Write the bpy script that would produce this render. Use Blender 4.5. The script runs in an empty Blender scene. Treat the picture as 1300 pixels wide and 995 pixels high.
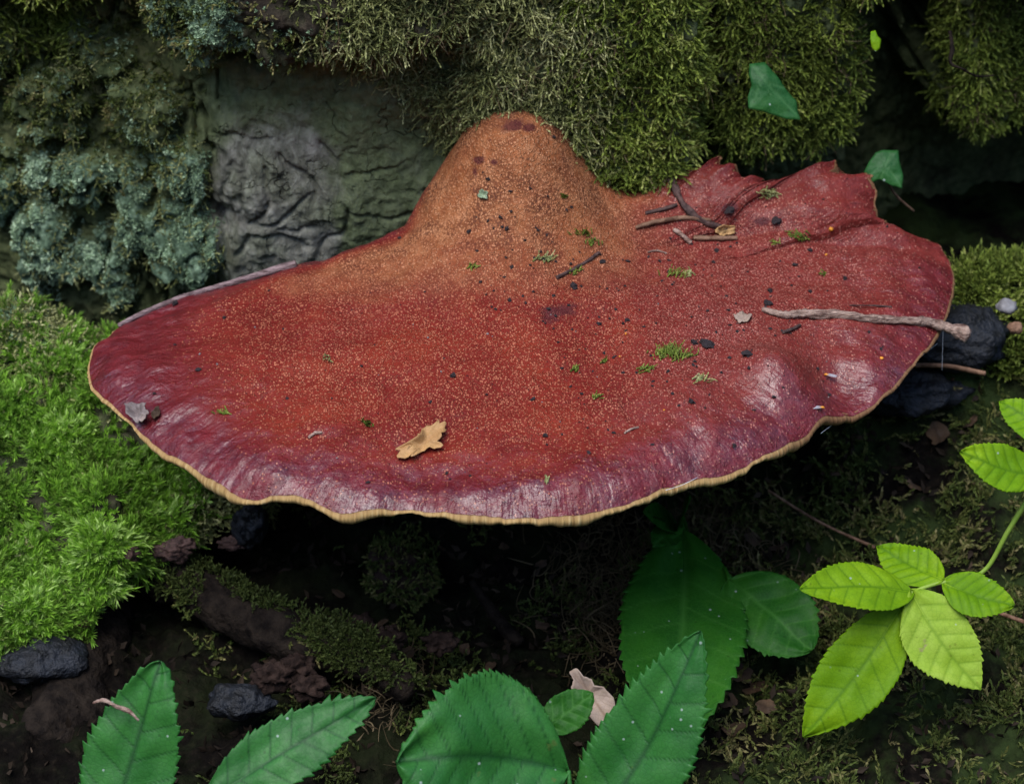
import bpy, math, random
import numpy as np
from mathutils import Vector, Matrix, Euler

rng = np.random.default_rng(11)
random.seed(11)
scene = bpy.context.scene
COL = scene.collection
R = math.radians

# ------------------------------------------------------------------ camera
PITCH, DIST, FPX = R(32.0), 0.90, 3300.0
CAM = np.array([0.0, -DIST * math.cos(PITCH), DIST * math.sin(PITCH)])
FWD = np.array([0.0, math.cos(PITCH), -math.sin(PITCH)])
UPV = np.array([0.0, math.sin(PITCH), math.cos(PITCH)])
RGT = np.array([1.0, 0.0, 0.0])
cd = bpy.data.cameras.new('camera')
cam = bpy.data.objects.new('camera', cd)
COL.objects.link(cam)
cam.location = CAM
cam.rotation_euler = (math.pi / 2 - PITCH, 0, 0)
cd.sensor_width = 36.0
cd.lens = 36.0 * FPX / 1300.0
cd.clip_start, cd.clip_end = 0.01, 200.0
cd.dof.use_dof = True
cd.dof.focus_distance = 0.885
cd.dof.aperture_fstop = 18.0
scene.camera = cam
scene.cycles.max_bounces = 5
scene.cycles.diffuse_bounces = 3
scene.cycles.glossy_bounces = 2
scene.cycles.transmission_bounces = 3

# ------------------------------------------------------------------ sky, sun, exposure
SUN_EL, SUN_AZ = 67.0, 214.0          # azimuth measured from +Y clockwise: the sun stands behind the camera, a little left
world = bpy.data.worlds.new('World')
scene.world = world
world.use_nodes = True
wn = world.node_tree
wn.nodes.clear()
sky = wn.nodes.new('ShaderNodeTexSky')
sky.sky_type = 'NISHITA'
sky.sun_disc = False
sky.sun_elevation = R(SUN_EL)
sky.sun_rotation = R(SUN_AZ)
bg = wn.nodes.new('ShaderNodeBackground')
bg.inputs['Strength'].default_value = 0.12
wo = wn.nodes.new('ShaderNodeOutputWorld')
wn.links.new(sky.outputs[0], bg.inputs[0])
wn.links.new(bg.outputs[0], wo.inputs[0])
sl = bpy.data.lights.new('sun', 'SUN')
sun = bpy.data.objects.new('sun', sl)
COL.objects.link(sun)
sl.energy = 1.25
sl.angle = R(42.0)
sl.color = (1.0, 0.98, 0.955)
sd = Vector((math.sin(R(SUN_AZ)) * math.cos(R(SUN_EL)), math.cos(R(SUN_AZ)) * math.cos(R(SUN_EL)), math.sin(R(SUN_EL))))
sun.rotation_euler = sd.to_track_quat('Z', 'Y').to_euler()
sun.location = (0, -1, 3)
scene.view_settings.view_transform = 'Standard'
scene.view_settings.look = 'None'
scene.view_settings.exposure = 1.5
scene.view_settings.gamma = 1.0
scene.view_settings.use_curve_mapping = False


# ------------------------------------------------------------------ projection helpers (layout of the place from measured points)
def ray(u, v):
    return FWD + RGT * ((u - 650.0) / FPX) + UPV * ((497.5 - v) / FPX)


def at(u, v, y=None, z=None):
    d = ray(u, v)
    k = (y - CAM[1]) / d[1] if y is not None else (z - CAM[2]) / d[2]
    return CAM + d * k


def at_arr(u, v, y):
    u, v, y = np.broadcast_arrays(np.asarray(u, float), np.asarray(v, float), np.asarray(y, float))
    d = FWD + RGT * ((u - 650.0) / FPX)[..., None] + UPV * ((497.5 - v) / FPX)[..., None]
    return CAM + d * ((y - CAM[1]) / d[..., 1])[..., None]


def proj(P):
    q = np.asarray(P) - CAM
    dep = q @ FWD
    return 650.0 + FPX * (q @ RGT) / dep, 497.5 - FPX * (q @ UPV) / dep, dep


# ------------------------------------------------------------------ noise
_prm = np.random.default_rng(3).permutation(256)
_prm = np.concatenate([_prm, _prm, _prm])
_grd = np.random.default_rng(4).normal(size=(256, 3))
_grd /= np.linalg.norm(_grd, axis=1, keepdims=True)


def noise(P, scale=1.0, seed=0):
    q = np.asarray(P, float) * scale + seed * 17.37 + 100.0
    i = np.floor(q).astype(int)
    f = q - i
    w = f * f * f * (f * (f * 6 - 15) + 10)
    i &= 255
    out = np.zeros(q.shape[:-1])
    for a in (0, 1):
        for b in (0, 1):
            for c in (0, 1):
                h = _prm[_prm[_prm[(i[..., 0] + a) & 255] + ((i[..., 1] + b) & 255)] + ((i[..., 2] + c) & 255)]
                g = _grd[h]
                dot = g[..., 0] * (f[..., 0] - a) + g[..., 1] * (f[..., 1] - b) + g[..., 2] * (f[..., 2] - c)
                out += dot * (w[..., 0] if a else 1 - w[..., 0]) * (w[..., 1] if b else 1 - w[..., 1]) * (w[..., 2] if c else 1 - w[..., 2])
    return out * 1.5


def fbm(P, scale, octv=4, seed=0, rough=0.5):
    out, amp = 0.0, 1.0
    for o in range(octv):
        out = out + amp * noise(P, scale * 2 ** o, seed + o)
        amp *= rough
    return out


def sst(a, b, x):
    t = np.clip((np.asarray(x, float) - a) / (b - a), 0, 1)
    return t * t * (3 - 2 * t)


def unit(v):
    return v / np.maximum(np.linalg.norm(v, axis=-1, keepdims=True), 1e-12)


def seg_dist(U, V, pts):
    best = np.full(np.shape(U), 1e9)
    for (ax, ay), (bx, by) in zip(pts[:-1], pts[1:]):
        dx, dy = bx - ax, by - ay
        t = np.clip(((U - ax) * dx + (V - ay) * dy) / (dx * dx + dy * dy + 1e-9), 0, 1)
        best = np.minimum(best, np.hypot(U - ax - t * dx, V - ay - t * dy))
    return best


# ------------------------------------------------------------------ mesh helpers
def make_mesh(name, V, faces, attrs=None, smooth=True):
    V = np.ascontiguousarray(V, dtype=np.float32).reshape(-1, 3)
    if isinstance(faces, np.ndarray):
        faces = [faces]
    idx = np.concatenate([f.ravel() for f in faces]).astype(np.int32)
    tot = np.concatenate([np.full(len(f), f.shape[1], np.int32) for f in faces])
    start = np.concatenate([[0], np.cumsum(tot)[:-1]]).astype(np.int32)
    me = bpy.data.meshes.new(name)
    me.vertices.add(len(V))
    me.vertices.foreach_set('co', V.ravel())
    me.loops.add(len(idx))
    me.loops.foreach_set('vertex_index', idx)
    me.polygons.add(len(tot))
    me.polygons.foreach_set('loop_start', start)
    me.polygons.foreach_set('use_smooth', np.full(len(tot), smooth, bool))
    me.update(calc_edges=True)
    for k, a in (attrs or {}).items():
        a = np.asarray(a, np.float32)
        if a.ndim == 1:
            me.attributes.new(k, 'FLOAT', 'POINT').data.foreach_set('value', a)
        else:
            me.attributes.new(k, 'FLOAT_VECTOR', 'POINT').data.foreach_set('vector', a.ravel())
    return me


def obj(name, me, material=None, parent=None, label=None, category=None, group=None, kind=None):
    o = bpy.data.objects.new(name, me)
    COL.objects.link(o)
    if material is not None and me is not None and not me.materials:
        me.materials.append(material)
    if parent is not None:
        o.parent = parent
        o.matrix_parent_inverse = Matrix.Identity(4)
    for k, v in (('label', label), ('category', category), ('group', group), ('kind', kind)):
        if v:
            o[k] = v
    return o


def thing(name, label, category, loc=(0, 0, 0), group=None):
    o = obj(name, None, label=label, category=category, group=group)
    o.location = loc
    o.empty_display_size = 0.01
    return o


def local(V, o):
    """vertices given in world space, made relative to the thing's base"""
    return np.asarray(V) - np.array(o.location)


def grid_faces(nu, nv, wrap=False):
    i = np.arange(nu if wrap else nu - 1)
    j = np.arange(nv - 1)
    I, J = np.meshgrid(i, j, indexing='ij')
    I2 = (I + 1) % nu
    return np.stack([I * nv + J, I2 * nv + J, I2 * nv + J + 1, I * nv + J + 1], -1).reshape(-1, 4)


def vnormals(V, F):
    a, b, c = V[F[:, 0]], V[F[:, 1]], V[F[:, -1]]
    n = np.cross(b - a, c - a)
    out = np.zeros_like(V)
    for k in range(F.shape[1]):
        np.add.at(out, F[:, k], n)
    return unit(out)


def tris(F):
    return F if F.shape[1] == 3 else np.concatenate([F[:, [0, 1, 2]], F[:, [0, 2, 3]]])


def sample(V, F, w, n, Nv=None, r=rng):
    T = tris(F)
    a, b, c = V[T[:, 0]], V[T[:, 1]], V[T[:, 2]]
    area = np.linalg.norm(np.cross(b - a, c - a), axis=1) * w[T].mean(1)
    p = area / area.sum()
    k = r.choice(len(T), n, p=p)
    x, y = r.random(n), r.random(n)
    f = x + y > 1
    x[f], y[f] = 1 - x[f], 1 - y[f]
    P = a[k] + (b - a)[k] * x[:, None] + (c - a)[k] * y[:, None]
    if Nv is None:
        Nv = vnormals(V, F)
    N = unit(Nv[T[k, 0]] * (1 - x - y)[:, None] + Nv[T[k, 1]] * x[:, None] + Nv[T[k, 2]] * y[:, None])
    return P, N


def tube(pts, rad, sides=8, rough=0.0, seed=0, caps=True, sub=6):
    """bent round bar through points, radius per point, lumpy if rough"""
    pts = np.asarray(pts, float)
    n = len(pts)
    rad = np.broadcast_to(np.asarray(rad, float), (n,))
    tt = np.linspace(0, n - 1, (n - 1) * sub + 1)
    i = np.clip(tt.astype(int), 0, n - 2)
    f = (tt - i)[:, None]
    p0, p1, p2, p3 = pts[np.maximum(i - 1, 0)], pts[i], pts[i + 1], pts[np.minimum(i + 2, n - 1)]
    P = 0.5 * ((2 * p1) + (p2 - p0) * f + (2 * p0 - 5 * p1 + 4 * p2 - p3) * f ** 2 + (3 * p1 - p0 - 3 * p2 + p3) * f ** 3)
    rr = np.interp(tt, np.arange(n), rad)
    T = unit(np.gradient(P, axis=0))
    ref = np.array([0.13, 0.31, 0.94])
    A = unit(np.cross(T, ref))
    B = np.cross(T, A)
    an = np.arange(sides) * 2 * math.pi / sides
    ring = A[:, None] * np.cos(an)[None, :, None] + B[:, None] * np.sin(an)[None, :, None]
    V = P[:, None] + ring * rr[:, None, None]
    if rough:
        s = 1.0 / max(rad.mean(), 1e-5)
        q = np.concatenate([np.repeat(tt[:, None, None] * 0.6, sides, 1), ring * 1.2], -1)
        V = V + ring * (rr[:, None] * rough * (fbm(q, 1.5, 3, seed) + 0.5 * noise(q, 6, seed + 9) + 0.45 * noise(q * np.array([0.7, 1, 1, 1]), 4.5, seed + 19)))[..., None]
    m = len(P)
    V = V.reshape(-1, 3)
    I, J = np.meshgrid(np.arange(m - 1), np.arange(sides), indexing='ij')
    J2 = (J + 1) % sides
    F = np.stack([I * sides + J, I * sides + J2, (I + 1) * sides + J2, (I + 1) * sides + J], -1).reshape(-1, 4)
    faces = [F]
    if caps:
        V = np.concatenate([V, P[:1] - T[:1] * rr[0] * 0.4, P[-1:] + T[-1:] * rr[-1] * 0.4])
        j = np.arange(sides)
        faces.append(np.stack([(j + 1) % sides, j, np.full(sides, m * sides)], -1))
        b = (m - 1) * sides
        faces.append(np.stack([b + j, b + (j + 1) % sides, np.full(sides, m * sides + 1)], -1))
    return V, faces


_ico = {}


def blob(r, seed, rough=0.35, sc=(1, 1, 1), sub=2, freq=1.6):
    """irregular crumb"""
    if sub not in _ico:
        import bmesh
        bm = bmesh.new()
        bmesh.ops.create_icosphere(bm, subdivisions=sub, radius=1.0)
        bm.verts.ensure_lookup_table()
        _ico[sub] = (np.array([v.co[:] for v in bm.verts]), np.array([[v.index for v in f.verts] for f in bm.faces]))
        bm.free()
    V, F = _ico[sub]
    d = 1 + rough * fbm(V, freq, 3, seed)
    return V * d[:, None] * r * np.asarray(sc), F


# ------------------------------------------------------------------ material helpers
class Mat:
    def __init__(s, name):
        s.m = bpy.data.materials.new(name)
        s.m.use_nodes = True
        s.t = s.m.node_tree
        s.t.nodes.clear()
        s.out = s.t.nodes.new('ShaderNodeOutputMaterial')
        s.b = s.t.nodes.new('ShaderNodeBsdfPrincipled')
        s.t.links.new(s.b.outputs[0], s.out.inputs[0])

    def n(s, t, **k):
        x = s.t.nodes.new(t)
        for a, b in k.items():
            setattr(x, a, b)
        return x

    def put(s, sock, v):
        if isinstance(v, bpy.types.NodeSocket):
            s.t.links.new(v, sock)
        elif v is not None:
            if hasattr(sock.default_value, '__len__') and hasattr(v, '__len__') and len(v) == 3 and len(sock.default_value) == 4:
                v = (*v, 1)
            sock.default_value = v

    def attr(s, name, vec=False):
        x = s.n('ShaderNodeAttribute', attribute_name=name)
        return x.outputs['Vector' if vec else 'Fac']

    def pos(s):
        return s.n('ShaderNodeNewGeometry').outputs['Position']

    def oc(s):
        return s.n('ShaderNodeTexCoord').outputs['Object']

    def objrand(s):
        return s.n('ShaderNodeObjectInfo').outputs['Random']

    def noise(s, vec, scale, detail=4, rough=0.55, dist=0.0):
        x = s.n('ShaderNodeTexNoise')
        s.put(x.inputs['Vector'], vec)
        x.inputs['Scale'].default_value = scale
        x.inputs['Detail'].default_value = detail
        x.inputs['Roughness'].default_value = rough
        x.inputs['Distortion'].default_value = dist
        return x.outputs[0]

    def voro(s, vec, scale, feature='F1', rnd=1.0, out='Distance'):
        x = s.n('ShaderNodeTexVoronoi', feature=feature)
        s.put(x.inputs['Vector'], vec)
        x.inputs['Scale'].default_value = scale
        x.inputs['Randomness'].default_value = rnd
        return x.outputs[out]

    def mul(s, vec, k):
        x = s.n('ShaderNodeVectorMath', operation='MULTIPLY')
        s.put(x.inputs[0], vec)
        x.inputs[1].default_value = k
        return x.outputs[0]

    def ma(s, op, a, b=None, clamp=False):
        x = s.n('ShaderNodeMath', operation=op, use_clamp=clamp)
        s.put(x.inputs[0], a)
        if b is not None:
            s.put(x.inputs[1], b)
        return x.outputs[0]

    def rng(s, v, a, b, c=0.0, d=1.0, smooth=True):
        x = s.n('ShaderNodeMapRange', interpolation_type='SMOOTHSTEP' if smooth else 'LINEAR')
        s.put(x.inputs[0], v)
        for i, q in enumerate((a, b, c, d)):
            s.put(x.inputs[i + 1], q)
        return x.outputs[0]

    def mix(s, f, a, b, mode='MIX'):
        x = s.n('ShaderNodeMix', data_type='RGBA', blend_type=mode)
        s.put(x.inputs[0], f)
        s.put(x.inputs[6], a)
        s.put(x.inputs[7], b)
        return x.outputs[2]

    def ramp(s, f, stops):
        x = s.n('ShaderNodeValToRGB')
        s.put(x.inputs[0], f)
        e = x.color_ramp.elements
        while len(e) < len(stops):
            e.new(0.5)
        for k, (p, c) in zip(e, stops):
            k.position = p
            k.color = (*c, 1)
        return x.outputs[0]

    def bump(s, h, strength=0.5, dist=0.001, normal=None):
        x = s.n('ShaderNodeBump')
        s.put(x.inputs['Height'], h)
        x.inputs['Strength'].default_value = strength
        x.inputs['Distance'].default_value = dist
        if normal is not None:
            s.put(x.inputs['Normal'], normal)
        return x.outputs[0]

    def fin(s, color=None, rough=None, normal=None, spec=None, **k):
        s.put(s.b.inputs['Base Color'], color)
        s.put(s.b.inputs['Roughness'], rough)
        s.put(s.b.inputs['Normal'], normal)
        s.put(s.b.inputs['Specular IOR Level'], spec)
        for a, v in k.items():
            s.put(s.b.inputs[a], v)
        return s.m

    def translucent(s, color, f, normal=None):
        tr = s.n('ShaderNodeBsdfTranslucent')
        s.put(tr.inputs[0], color)
        mx = s.n('ShaderNodeMixShader')
        mx.inputs[0].default_value = f
        s.t.links.new(s.b.outputs[0], mx.inputs[1])
        s.t.links.new(tr.outputs[0], mx.inputs[2])
        s.t.links.new(mx.outputs[0], s.out.inputs[0])


def simple_mat(name, c1, c2, scale=300, rough=0.7, bump=0.4, spec=0.3, bd=0.0006, stretch=None):
    g = Mat(name)
    p = g.oc() if stretch is None else g.mul(g.oc(), stretch)
    f = g.noise(p, scale, 5, 0.6)
    r = g.objrand()
    col = g.mix(g.rng(f, 0.3, 0.7), c1, c2)
    col = g.mix(g.ma('MULTIPLY', r, 0.5), col, g.mix(1.0, col, (0.55, 0.55, 0.55), 'MULTIPLY'))
    return g.fin(col, rough, g.bump(g.noise(p, scale * 2.5, 4), bump, bd), spec)


# ------------------------------------------------------------------ materials
def mat_cap():
    g = Mat('fungus_flesh')
    p = g.oc()
    suv = g.attr('suv', True)
    tan, rim, pink, stain, pap = (g.attr(k) for k in ('tan', 'rim', 'pink', 'stain', 'pap'))
    big = g.noise(p, 45, 5, 0.6)
    mid = g.noise(p, 160, 5, 0.65)
    fine = g.noise(p, 900, 3, 0.6)
    red = g.ramp(big, [(0.30, (0.115, 0.009, 0.007)), (0.5, (0.165, 0.016, 0.010)), (0.72, (0.215, 0.027, 0.012))])
    pnk = g.ramp(mid, [(0.3, (0.115, 0.014, 0.011)), (0.7, (0.200, 0.034, 0.026))])
    col = g.mix(pink, red, pnk)
    tanc = g.ramp(mid, [(0.28, (0.155, 0.045, 0.017)), (0.5, (0.27, 0.092, 0.034)), (0.72, (0.40, 0.165, 0.073))])
    tn = g.rng(g.ma('ADD', tan, g.ma('MULTIPLY', g.ma('SUBTRACT', g.noise(p, 90, 6, 0.7), 0.5), 0.9)), 0.10, 1.0, 0.0, 1.0, False)
    col = g.mix(tn, col, tanc)
    rimc = g.ramp(mid, [(0.3, (0.062, 0.004, 0.009)), (0.7, (0.150, 0.011, 0.016))])
    rm = g.rng(g.ma('ADD', rim, g.ma('MULTIPLY', g.ma('SUBTRACT', big, 0.5), 0.5)), 0.15, 0.95)
    col = g.mix(g.ma('MULTIPLY', rm, 0.9), col, rimc)
    # raised papillae: pale dots
    warp = g.n('ShaderNodeVectorMath', operation='ADD')
    g.put(warp.inputs[0], g.mul(p, (1.15, 0.85, 1.0)))
    nz = g.n('ShaderNodeTexNoise')
    g.put(nz.inputs['Vector'], p)
    nz.inputs['Scale'].default_value = 700
    nz2 = g.mul(nz.outputs['Color'], (0.0006, 0.0006, 0.0006))
    g.t.links.new(nz2, warp.inputs[1])
    vd = g.voro(warp.outputs[0], 1130)
    vc = g.voro(warp.outputs[0], 1130, out='Color')
    sep = g.n('ShaderNodeSeparateColor')
    g.put(sep.inputs[0], vc)
    dot = g.ma('MULTIPLY', g.rng(vd, 0.60, 0.30), g.rng(g.noise(p, 55, 5, 0.7), 0.30, 0.60, 0.5, 1.0))
    keep = g.rng(sep.outputs[0], g.ma('SUBTRACT', 1.0, pap), g.ma('SUBTRACT', 1.12, pap))
    dots = g.ma('MULTIPLY', dot, keep)
    dcol = g.mix(tn, g.mix(pink, (0.46, 0.150, 0.080), (0.44, 0.165, 0.125)), (0.52, 0.240, 0.120))
    col = g.mix(g.ma('MULTIPLY', dots, g.rng(sep.outputs[1], 0.0, 1.0, 0.20, 0.92)), col, dcol)
    # dark reticulate dirt between papillae near the neck
    ret = g.ma('MULTIPLY', g.rng(vd, 0.45, 0.75), g.rng(g.noise(p, 70, 4, 0.6), 0.42, 0.62))
    col = g.mix(g.ma('MULTIPLY', g.ma('MULTIPLY', ret, tan), 0.75), col, (0.06, 0.022, 0.016))
    # stains and fine black dirt
    st = g.rng(g.ma('ADD', stain, g.ma('MULTIPLY', g.ma('SUBTRACT', mid, 0.5), 1.1)), 0.42, 0.72)
    col = g.mix(g.ma('MULTIPLY', st, 0.85), col, (0.075, 0.016, 0.018))
    spk = g.voro(p, 330)
    spc = g.n('ShaderNodeSeparateColor')
    g.put(spc.inputs[0], g.voro(p, 330, out='Color'))
    spf = g.ma('MULTIPLY', g.rng(spk, 0.14, 0.07), g.rng(spc.outputs[1], 0.62, 0.66))
    col = g.mix(g.ma('MULTIPLY', spf, 0.8), col, (0.03, 0.012, 0.014))
    # radial fibre streaks
    stv = g.mul(suv, (520, 9, 1))
    strk = g.noise(stv, 1.0, 4, 0.6, 0.3)
    stv2 = g.mul(suv, (110, 3, 1))
    strk2 = g.noise(stv2, 1.0, 3, 0.6, 0.5)
    col = g.mix(g.ma('MULTIPLY', g.rng(strk, 0.5, 0.75), g.ma('MULTIPLY', g.ma('MAXIMUM', rim, g.ma('MULTIPLY', pink, 0.5)), 0.22)), col, (0.34, 0.09, 0.075))
    # gloss: slimy at the margin, velvety at the neck
    wet = g.rng(g.noise(p, 85, 4, 0.6), 0.35, 0.7)
    ro = g.ma('SUBTRACT', g.ma('ADD', 0.55, g.ma('MULTIPLY', tn, 0.25)), g.ma('MULTIPLY', rm, g.ma('ADD', 0.16, g.ma('MULTIPLY', wet, 0.16))))
    h1 = g.ma('MULTIPLY', g.ma('MULTIPLY', dot, keep), 0.6)
    b1 = g.bump(h1, 0.8, 0.0009)
    b2 = g.bump(g.ma('MULTIPLY', g.ma('MULTIPLY', strk, g.rng(g.noise(p, 38, 3, 0.6), 0.42, 0.62)), g.ma('ADD', 0.15, g.ma('MULTIPLY', rim, 0.85))), 0.22, 0.0010, b1)
    b3 = g.bump(g.ma('MULTIPLY', g.noise(p, 190, 4, 0.6), rim), 0.55, 0.003, b2)
    b4 = g.bump(g.noise(p, 520, 4, 0.65), 0.8, 0.0016, b3)
    c1 = g.bump(g.noise(p, 130, 4, 0.6), 0.35, 0.0022)
    c2 = g.bump(strk, 0.55, 0.0010, c1)
    c3 = g.bump(g.noise(p, 560, 3, 0.6), 0.35, 0.0009, c2)
    return g.fin(col, ro, b4, g.ma('ADD', 0.10, g.ma('MULTIPLY', rm, 0.12)), **{'Coat Weight': g.ma('MULTIPLY', g.attr('wet'), g.ma('ADD', 0.25, g.ma('MULTIPLY', wet, 0.75))), 'Coat Roughness': 0.15, 'Coat Normal': c3})


def mat_pores():
    g = Mat('pore_tubes')
    p = g.oc()
    suv = g.attr('suv', True)
    f = g.noise(g.mul(suv, (620, 2, 1)), 1.0, 3, 0.6)
    dirt = g.noise(p, 60, 4, 0.6)
    col = g.ramp(f, [(0.3, (0.26, 0.145, 0.05)), (0.52, (0.50, 0.325, 0.125)), (0.75, (0.68, 0.50, 0.24))])
    col = g.mix(g.ma('MULTIPLY', g.attr('brown'), 0.85), col, (0.13, 0.055, 0.028))
    col = g.mix(g.rng(dirt, 0.62, 0.8), col, (0.20, 0.10, 0.045))
    return g.fin(col, 0.75, g.bump(f, 0.6, 0.0008), 0.2)


def mat_trunk():
    g = Mat('old_bark')
    p = g.oc()
    wood, lich, moss, red = (g.attr(k) for k in ('wood', 'lichen', 'green', 'redbark'))
    n1 = g.noise(p, 55, 6, 0.62)
    n2 = g.noise(p, 260, 5, 0.62)
    n3 = g.noise(p, 900, 4, 0.6)
    bark = g.ramp(n2, [(0.3, (0.012, 0.010, 0.008)), (0.55, (0.034, 0.026, 0.019)), (0.8, (0.075, 0.058, 0.042))])
    redc = g.ramp(n2, [(0.3, (0.020, 0.011, 0.008)), (0.7, (0.085, 0.038, 0.025))])
    col = g.mix(red, bark, redc)
    grain = g.noise(g.mul(p, (1.0, 1.0, 0.35)), 190, 6, 0.65, 0.8)
    woodc = g.ramp(grain, [(0.28, (0.060, 0.057, 0.046)), (0.5, (0.165, 0.160, 0.132)), (0.74, (0.330, 0.320, 0.275))])
    warm = g.rng(n1, 0.35, 0.65)
    woodc = g.mix(warm, woodc, g.mix(1.0, woodc, (0.88, 0.95, 0.80), 'MULTIPLY'))
    col = g.mix(wood, col, woodc)
    alg = g.ramp(n2, [(0.3, (0.045, 0.066, 0.024)), (0.7, (0.145, 0.180, 0.075))])
    gm = g.rng(g.ma('ADD', moss, g.ma('MULTIPLY', g.ma('SUBTRACT', n1, 0.5), 1.0)), 0.35, 0.95)
    col = g.mix(g.ma('MULTIPLY', gm, 0.78), col, alg)
    lc = g.ramp(n2, [(0.30, (0.016, 0.026, 0.014)), (0.5, (0.075, 0.118, 0.072)), (0.72, (0.26, 0.36, 0.24))])
    lm = g.rng(g.ma('ADD', lich, g.ma('MULTIPLY', g.ma('SUBTRACT', n2, 0.5), 1.3)), 0.35, 0.8)
    col = g.mix(lm, col, lc)
    lum = g.ma('MULTIPLY', g.rng(g.noise(p, 120, 5, 0.7), 0.62, 0.74), g.ma('MULTIPLY', wood, 0.35))
    col = g.mix(lum, col, (0.30, 0.30, 0.26))
    # hairline cracks of the dead wood
    dn = g.n('ShaderNodeTexNoise')
    g.put(dn.inputs['Vector'], p)
    dn.inputs['Scale'].default_value = 90
    dn.inputs['Detail'].default_value = 4
    dv = g.n('ShaderNodeVectorMath', operation='ADD')
    g.put(dv.inputs[0], p)
    g.t.links.new(g.mul(dn.outputs['Color'], (0.022, 0.022, 0.022)), dv.inputs[1])
    cr = g.voro(dv.outputs[0], 48, 'DISTANCE_TO_EDGE')
    crk = g.ma('MULTIPLY', g.rng(cr, 0.022, 0.0), g.ma('MULTIPLY', wood, g.rng(n1, 0.47, 0.6)))
    col = g.mix(g.ma('MULTIPLY', crk, 0.6), col, (0.012, 0.013, 0.009))
    b1 = g.bump(n2, 0.7, 0.0016)
    b2 = g.bump(n3, 0.6, 0.0006, b1)
    b3 = g.bump(g.ma('SUBTRACT', grain, g.ma('MULTIPLY', crk, 1.2)), 0.75, 0.0022, b2)
    return g.fin(col, 0.85, b3, 0.10)


def mat_moss(name, stops, tip, rough=0.6, tl=0.25):
    g = Mat(name)
    r = g.attr('rnd')
    t = g.attr('tt')
    col = g.ramp(r, stops)
    col = g.mix(g.ma('MULTIPLY', t, 0.55), col, tip)
    g.fin(col, rough, None, 0.10)
    if tl > 0.26:
        g.translucent(col, tl)
    return g.m


def mat_leaf(name, dark, light, vein, rough=0.45, tl=0.3, veinw=0.6, blotch=None, spec=0.4):
    g = Mat(name)
    p = g.oc()
    r = g.objrand()
    n1 = g.noise(p, 60, 5, 0.6)
    n2 = g.noise(p, 420, 4, 0.6)
    col = g.mix(g.rng(g.ma('ADD', g.ma('MULTIPLY', n1, 0.8), g.ma('MULTIPLY', r, 0.2)), 0.3, 0.75), dark, light)
    col = g.mix(g.rng(n2, 0.45, 0.8, 0, 0.35), col, g.mix(1.0, col, (0.6, 0.7, 0.5), 'MULTIPLY'))
    v = g.attr('vein')
    col = g.mix(g.ma('MULTIPLY', v, veinw), col, vein)
    cell = g.voro(p, 620, 'DISTANCE_TO_EDGE')
    col = g.mix(g.rng(cell, 0.09, 0.0, 0.0, 0.30), col, vein)
    spot = g.rng(g.voro(p, 210), 0.13, 0.07)
    col = g.mix(g.ma('MULTIPLY', spot, 0.45), col, g.mix(1.0, col, (0.5, 0.42, 0.35), 'MULTIPLY'))
    col = g.mix(g.rng(g.noise(p, 28, 5, 0.7), 0.5, 0.75, 0, 0.5), col, g.mix(1.0, col, (1.5, 1.15, 0.6), 'MULTIPLY'))
    fl_ = g.n('ShaderNodeSeparateColor')
    g.put(fl_.inputs[0], g.voro(p, 330, out='Color'))
    col = g.mix(g.ma('MULTIPLY', g.ma('MULTIPLY', g.rng(g.voro(p, 330), 0.20, 0.10), g.rng(fl_.outputs[0], 0.90, 0.92)), 0.6), col, (0.45, 0.52, 0.48))
    if blotch:
        col = g.mix(g.ma('MULTIPLY', g.rng(g.noise(p, 95, 4, 0.65), 0.66, 0.72), 0.8), col, blotch)
    nrm = g.bump(g.ma('SUBTRACT', g.ma('ADD', g.ma('MULTIPLY', n2, 0.7), g.rng(cell, 0.0, 0.22, 0.0, 0.16)), g.ma('MULTIPLY', v, 0.8)), 0.3, 0.0005)
    g.fin(col, g.rng(n2, 0.2, 0.8, rough - 0.08, rough + 0.12), nrm, spec)
    g.translucent(g.mix(1.0, col, (1.15, 1.25, 0.6), 'MULTIPLY'), tl)
    return g.m


def mat_soil():
    g = Mat('leaf_mould')
    p = g.oc()
    n1 = g.noise(p, 40, 6, 0.62)
    n2 = g.noise(p, 330, 5, 0.6)
    col = g.ramp(n2, [(0.28, (0.002, 0.0016, 0.0014)), (0.55, (0.005, 0.0038, 0.003)), (0.8, (0.016, 0.012, 0.008))])
    col = g.mix(g.ma('MULTIPLY', g.attr('green'), g.rng(n1, 0.4, 0.65)), col, (0.022, 0.034, 0.010))
    return g.fin(col, 0.9, g.bump(n2, 0.8, 0.002, g.bump(g.noise(p, 1200, 3), 0.5, 0.0006)), 0.04)


M = {}
M['cap'] = mat_cap()
M['pores'] = mat_pores()
M['trunk'] = mat_trunk()
M['soil'] = mat_soil()
M['moss_pale'] = mat_moss('pale_moss', [(0.0, (0.026, 0.030, 0.008)), (0.35, (0.095, 0.115, 0.026)), (0.7, (0.235, 0.250, 0.082)), (1.0, (0.40, 0.39, 0.19))], (0.32, 0.33, 0.14))
M['moss_green'] = mat_moss('green_moss', [(0.0, (0.014, 0.024, 0.003)), (0.4, (0.060, 0.095, 0.010)), (0.8, (0.160, 0.205, 0.028)), (1.0, (0.31, 0.33, 0.10))], (0.24, 0.29, 0.06))
M['moss_bright'] = mat_moss('bright_moss', [(0.0, (0.030, 0.040, 0.006)), (0.12, (0.016, 0.060, 0.002)), (0.45, (0.085, 0.225, 0.007)), (0.78, (0.210, 0.410, 0.024)), (1.0, (0.46, 0.62, 0.20))], (0.38, 0.62, 0.11), 0.5, 0.3)
M['moss_dark'] = mat_moss('shade_moss', [(0.0, (0.014, 0.024, 0.005)), (0.5, (0.045, 0.070, 0.013)), (0.85, (0.115, 0.115, 0.032)), (1.0, (0.22, 0.18, 0.08))], (0.12, 0.14, 0.04))
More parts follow.
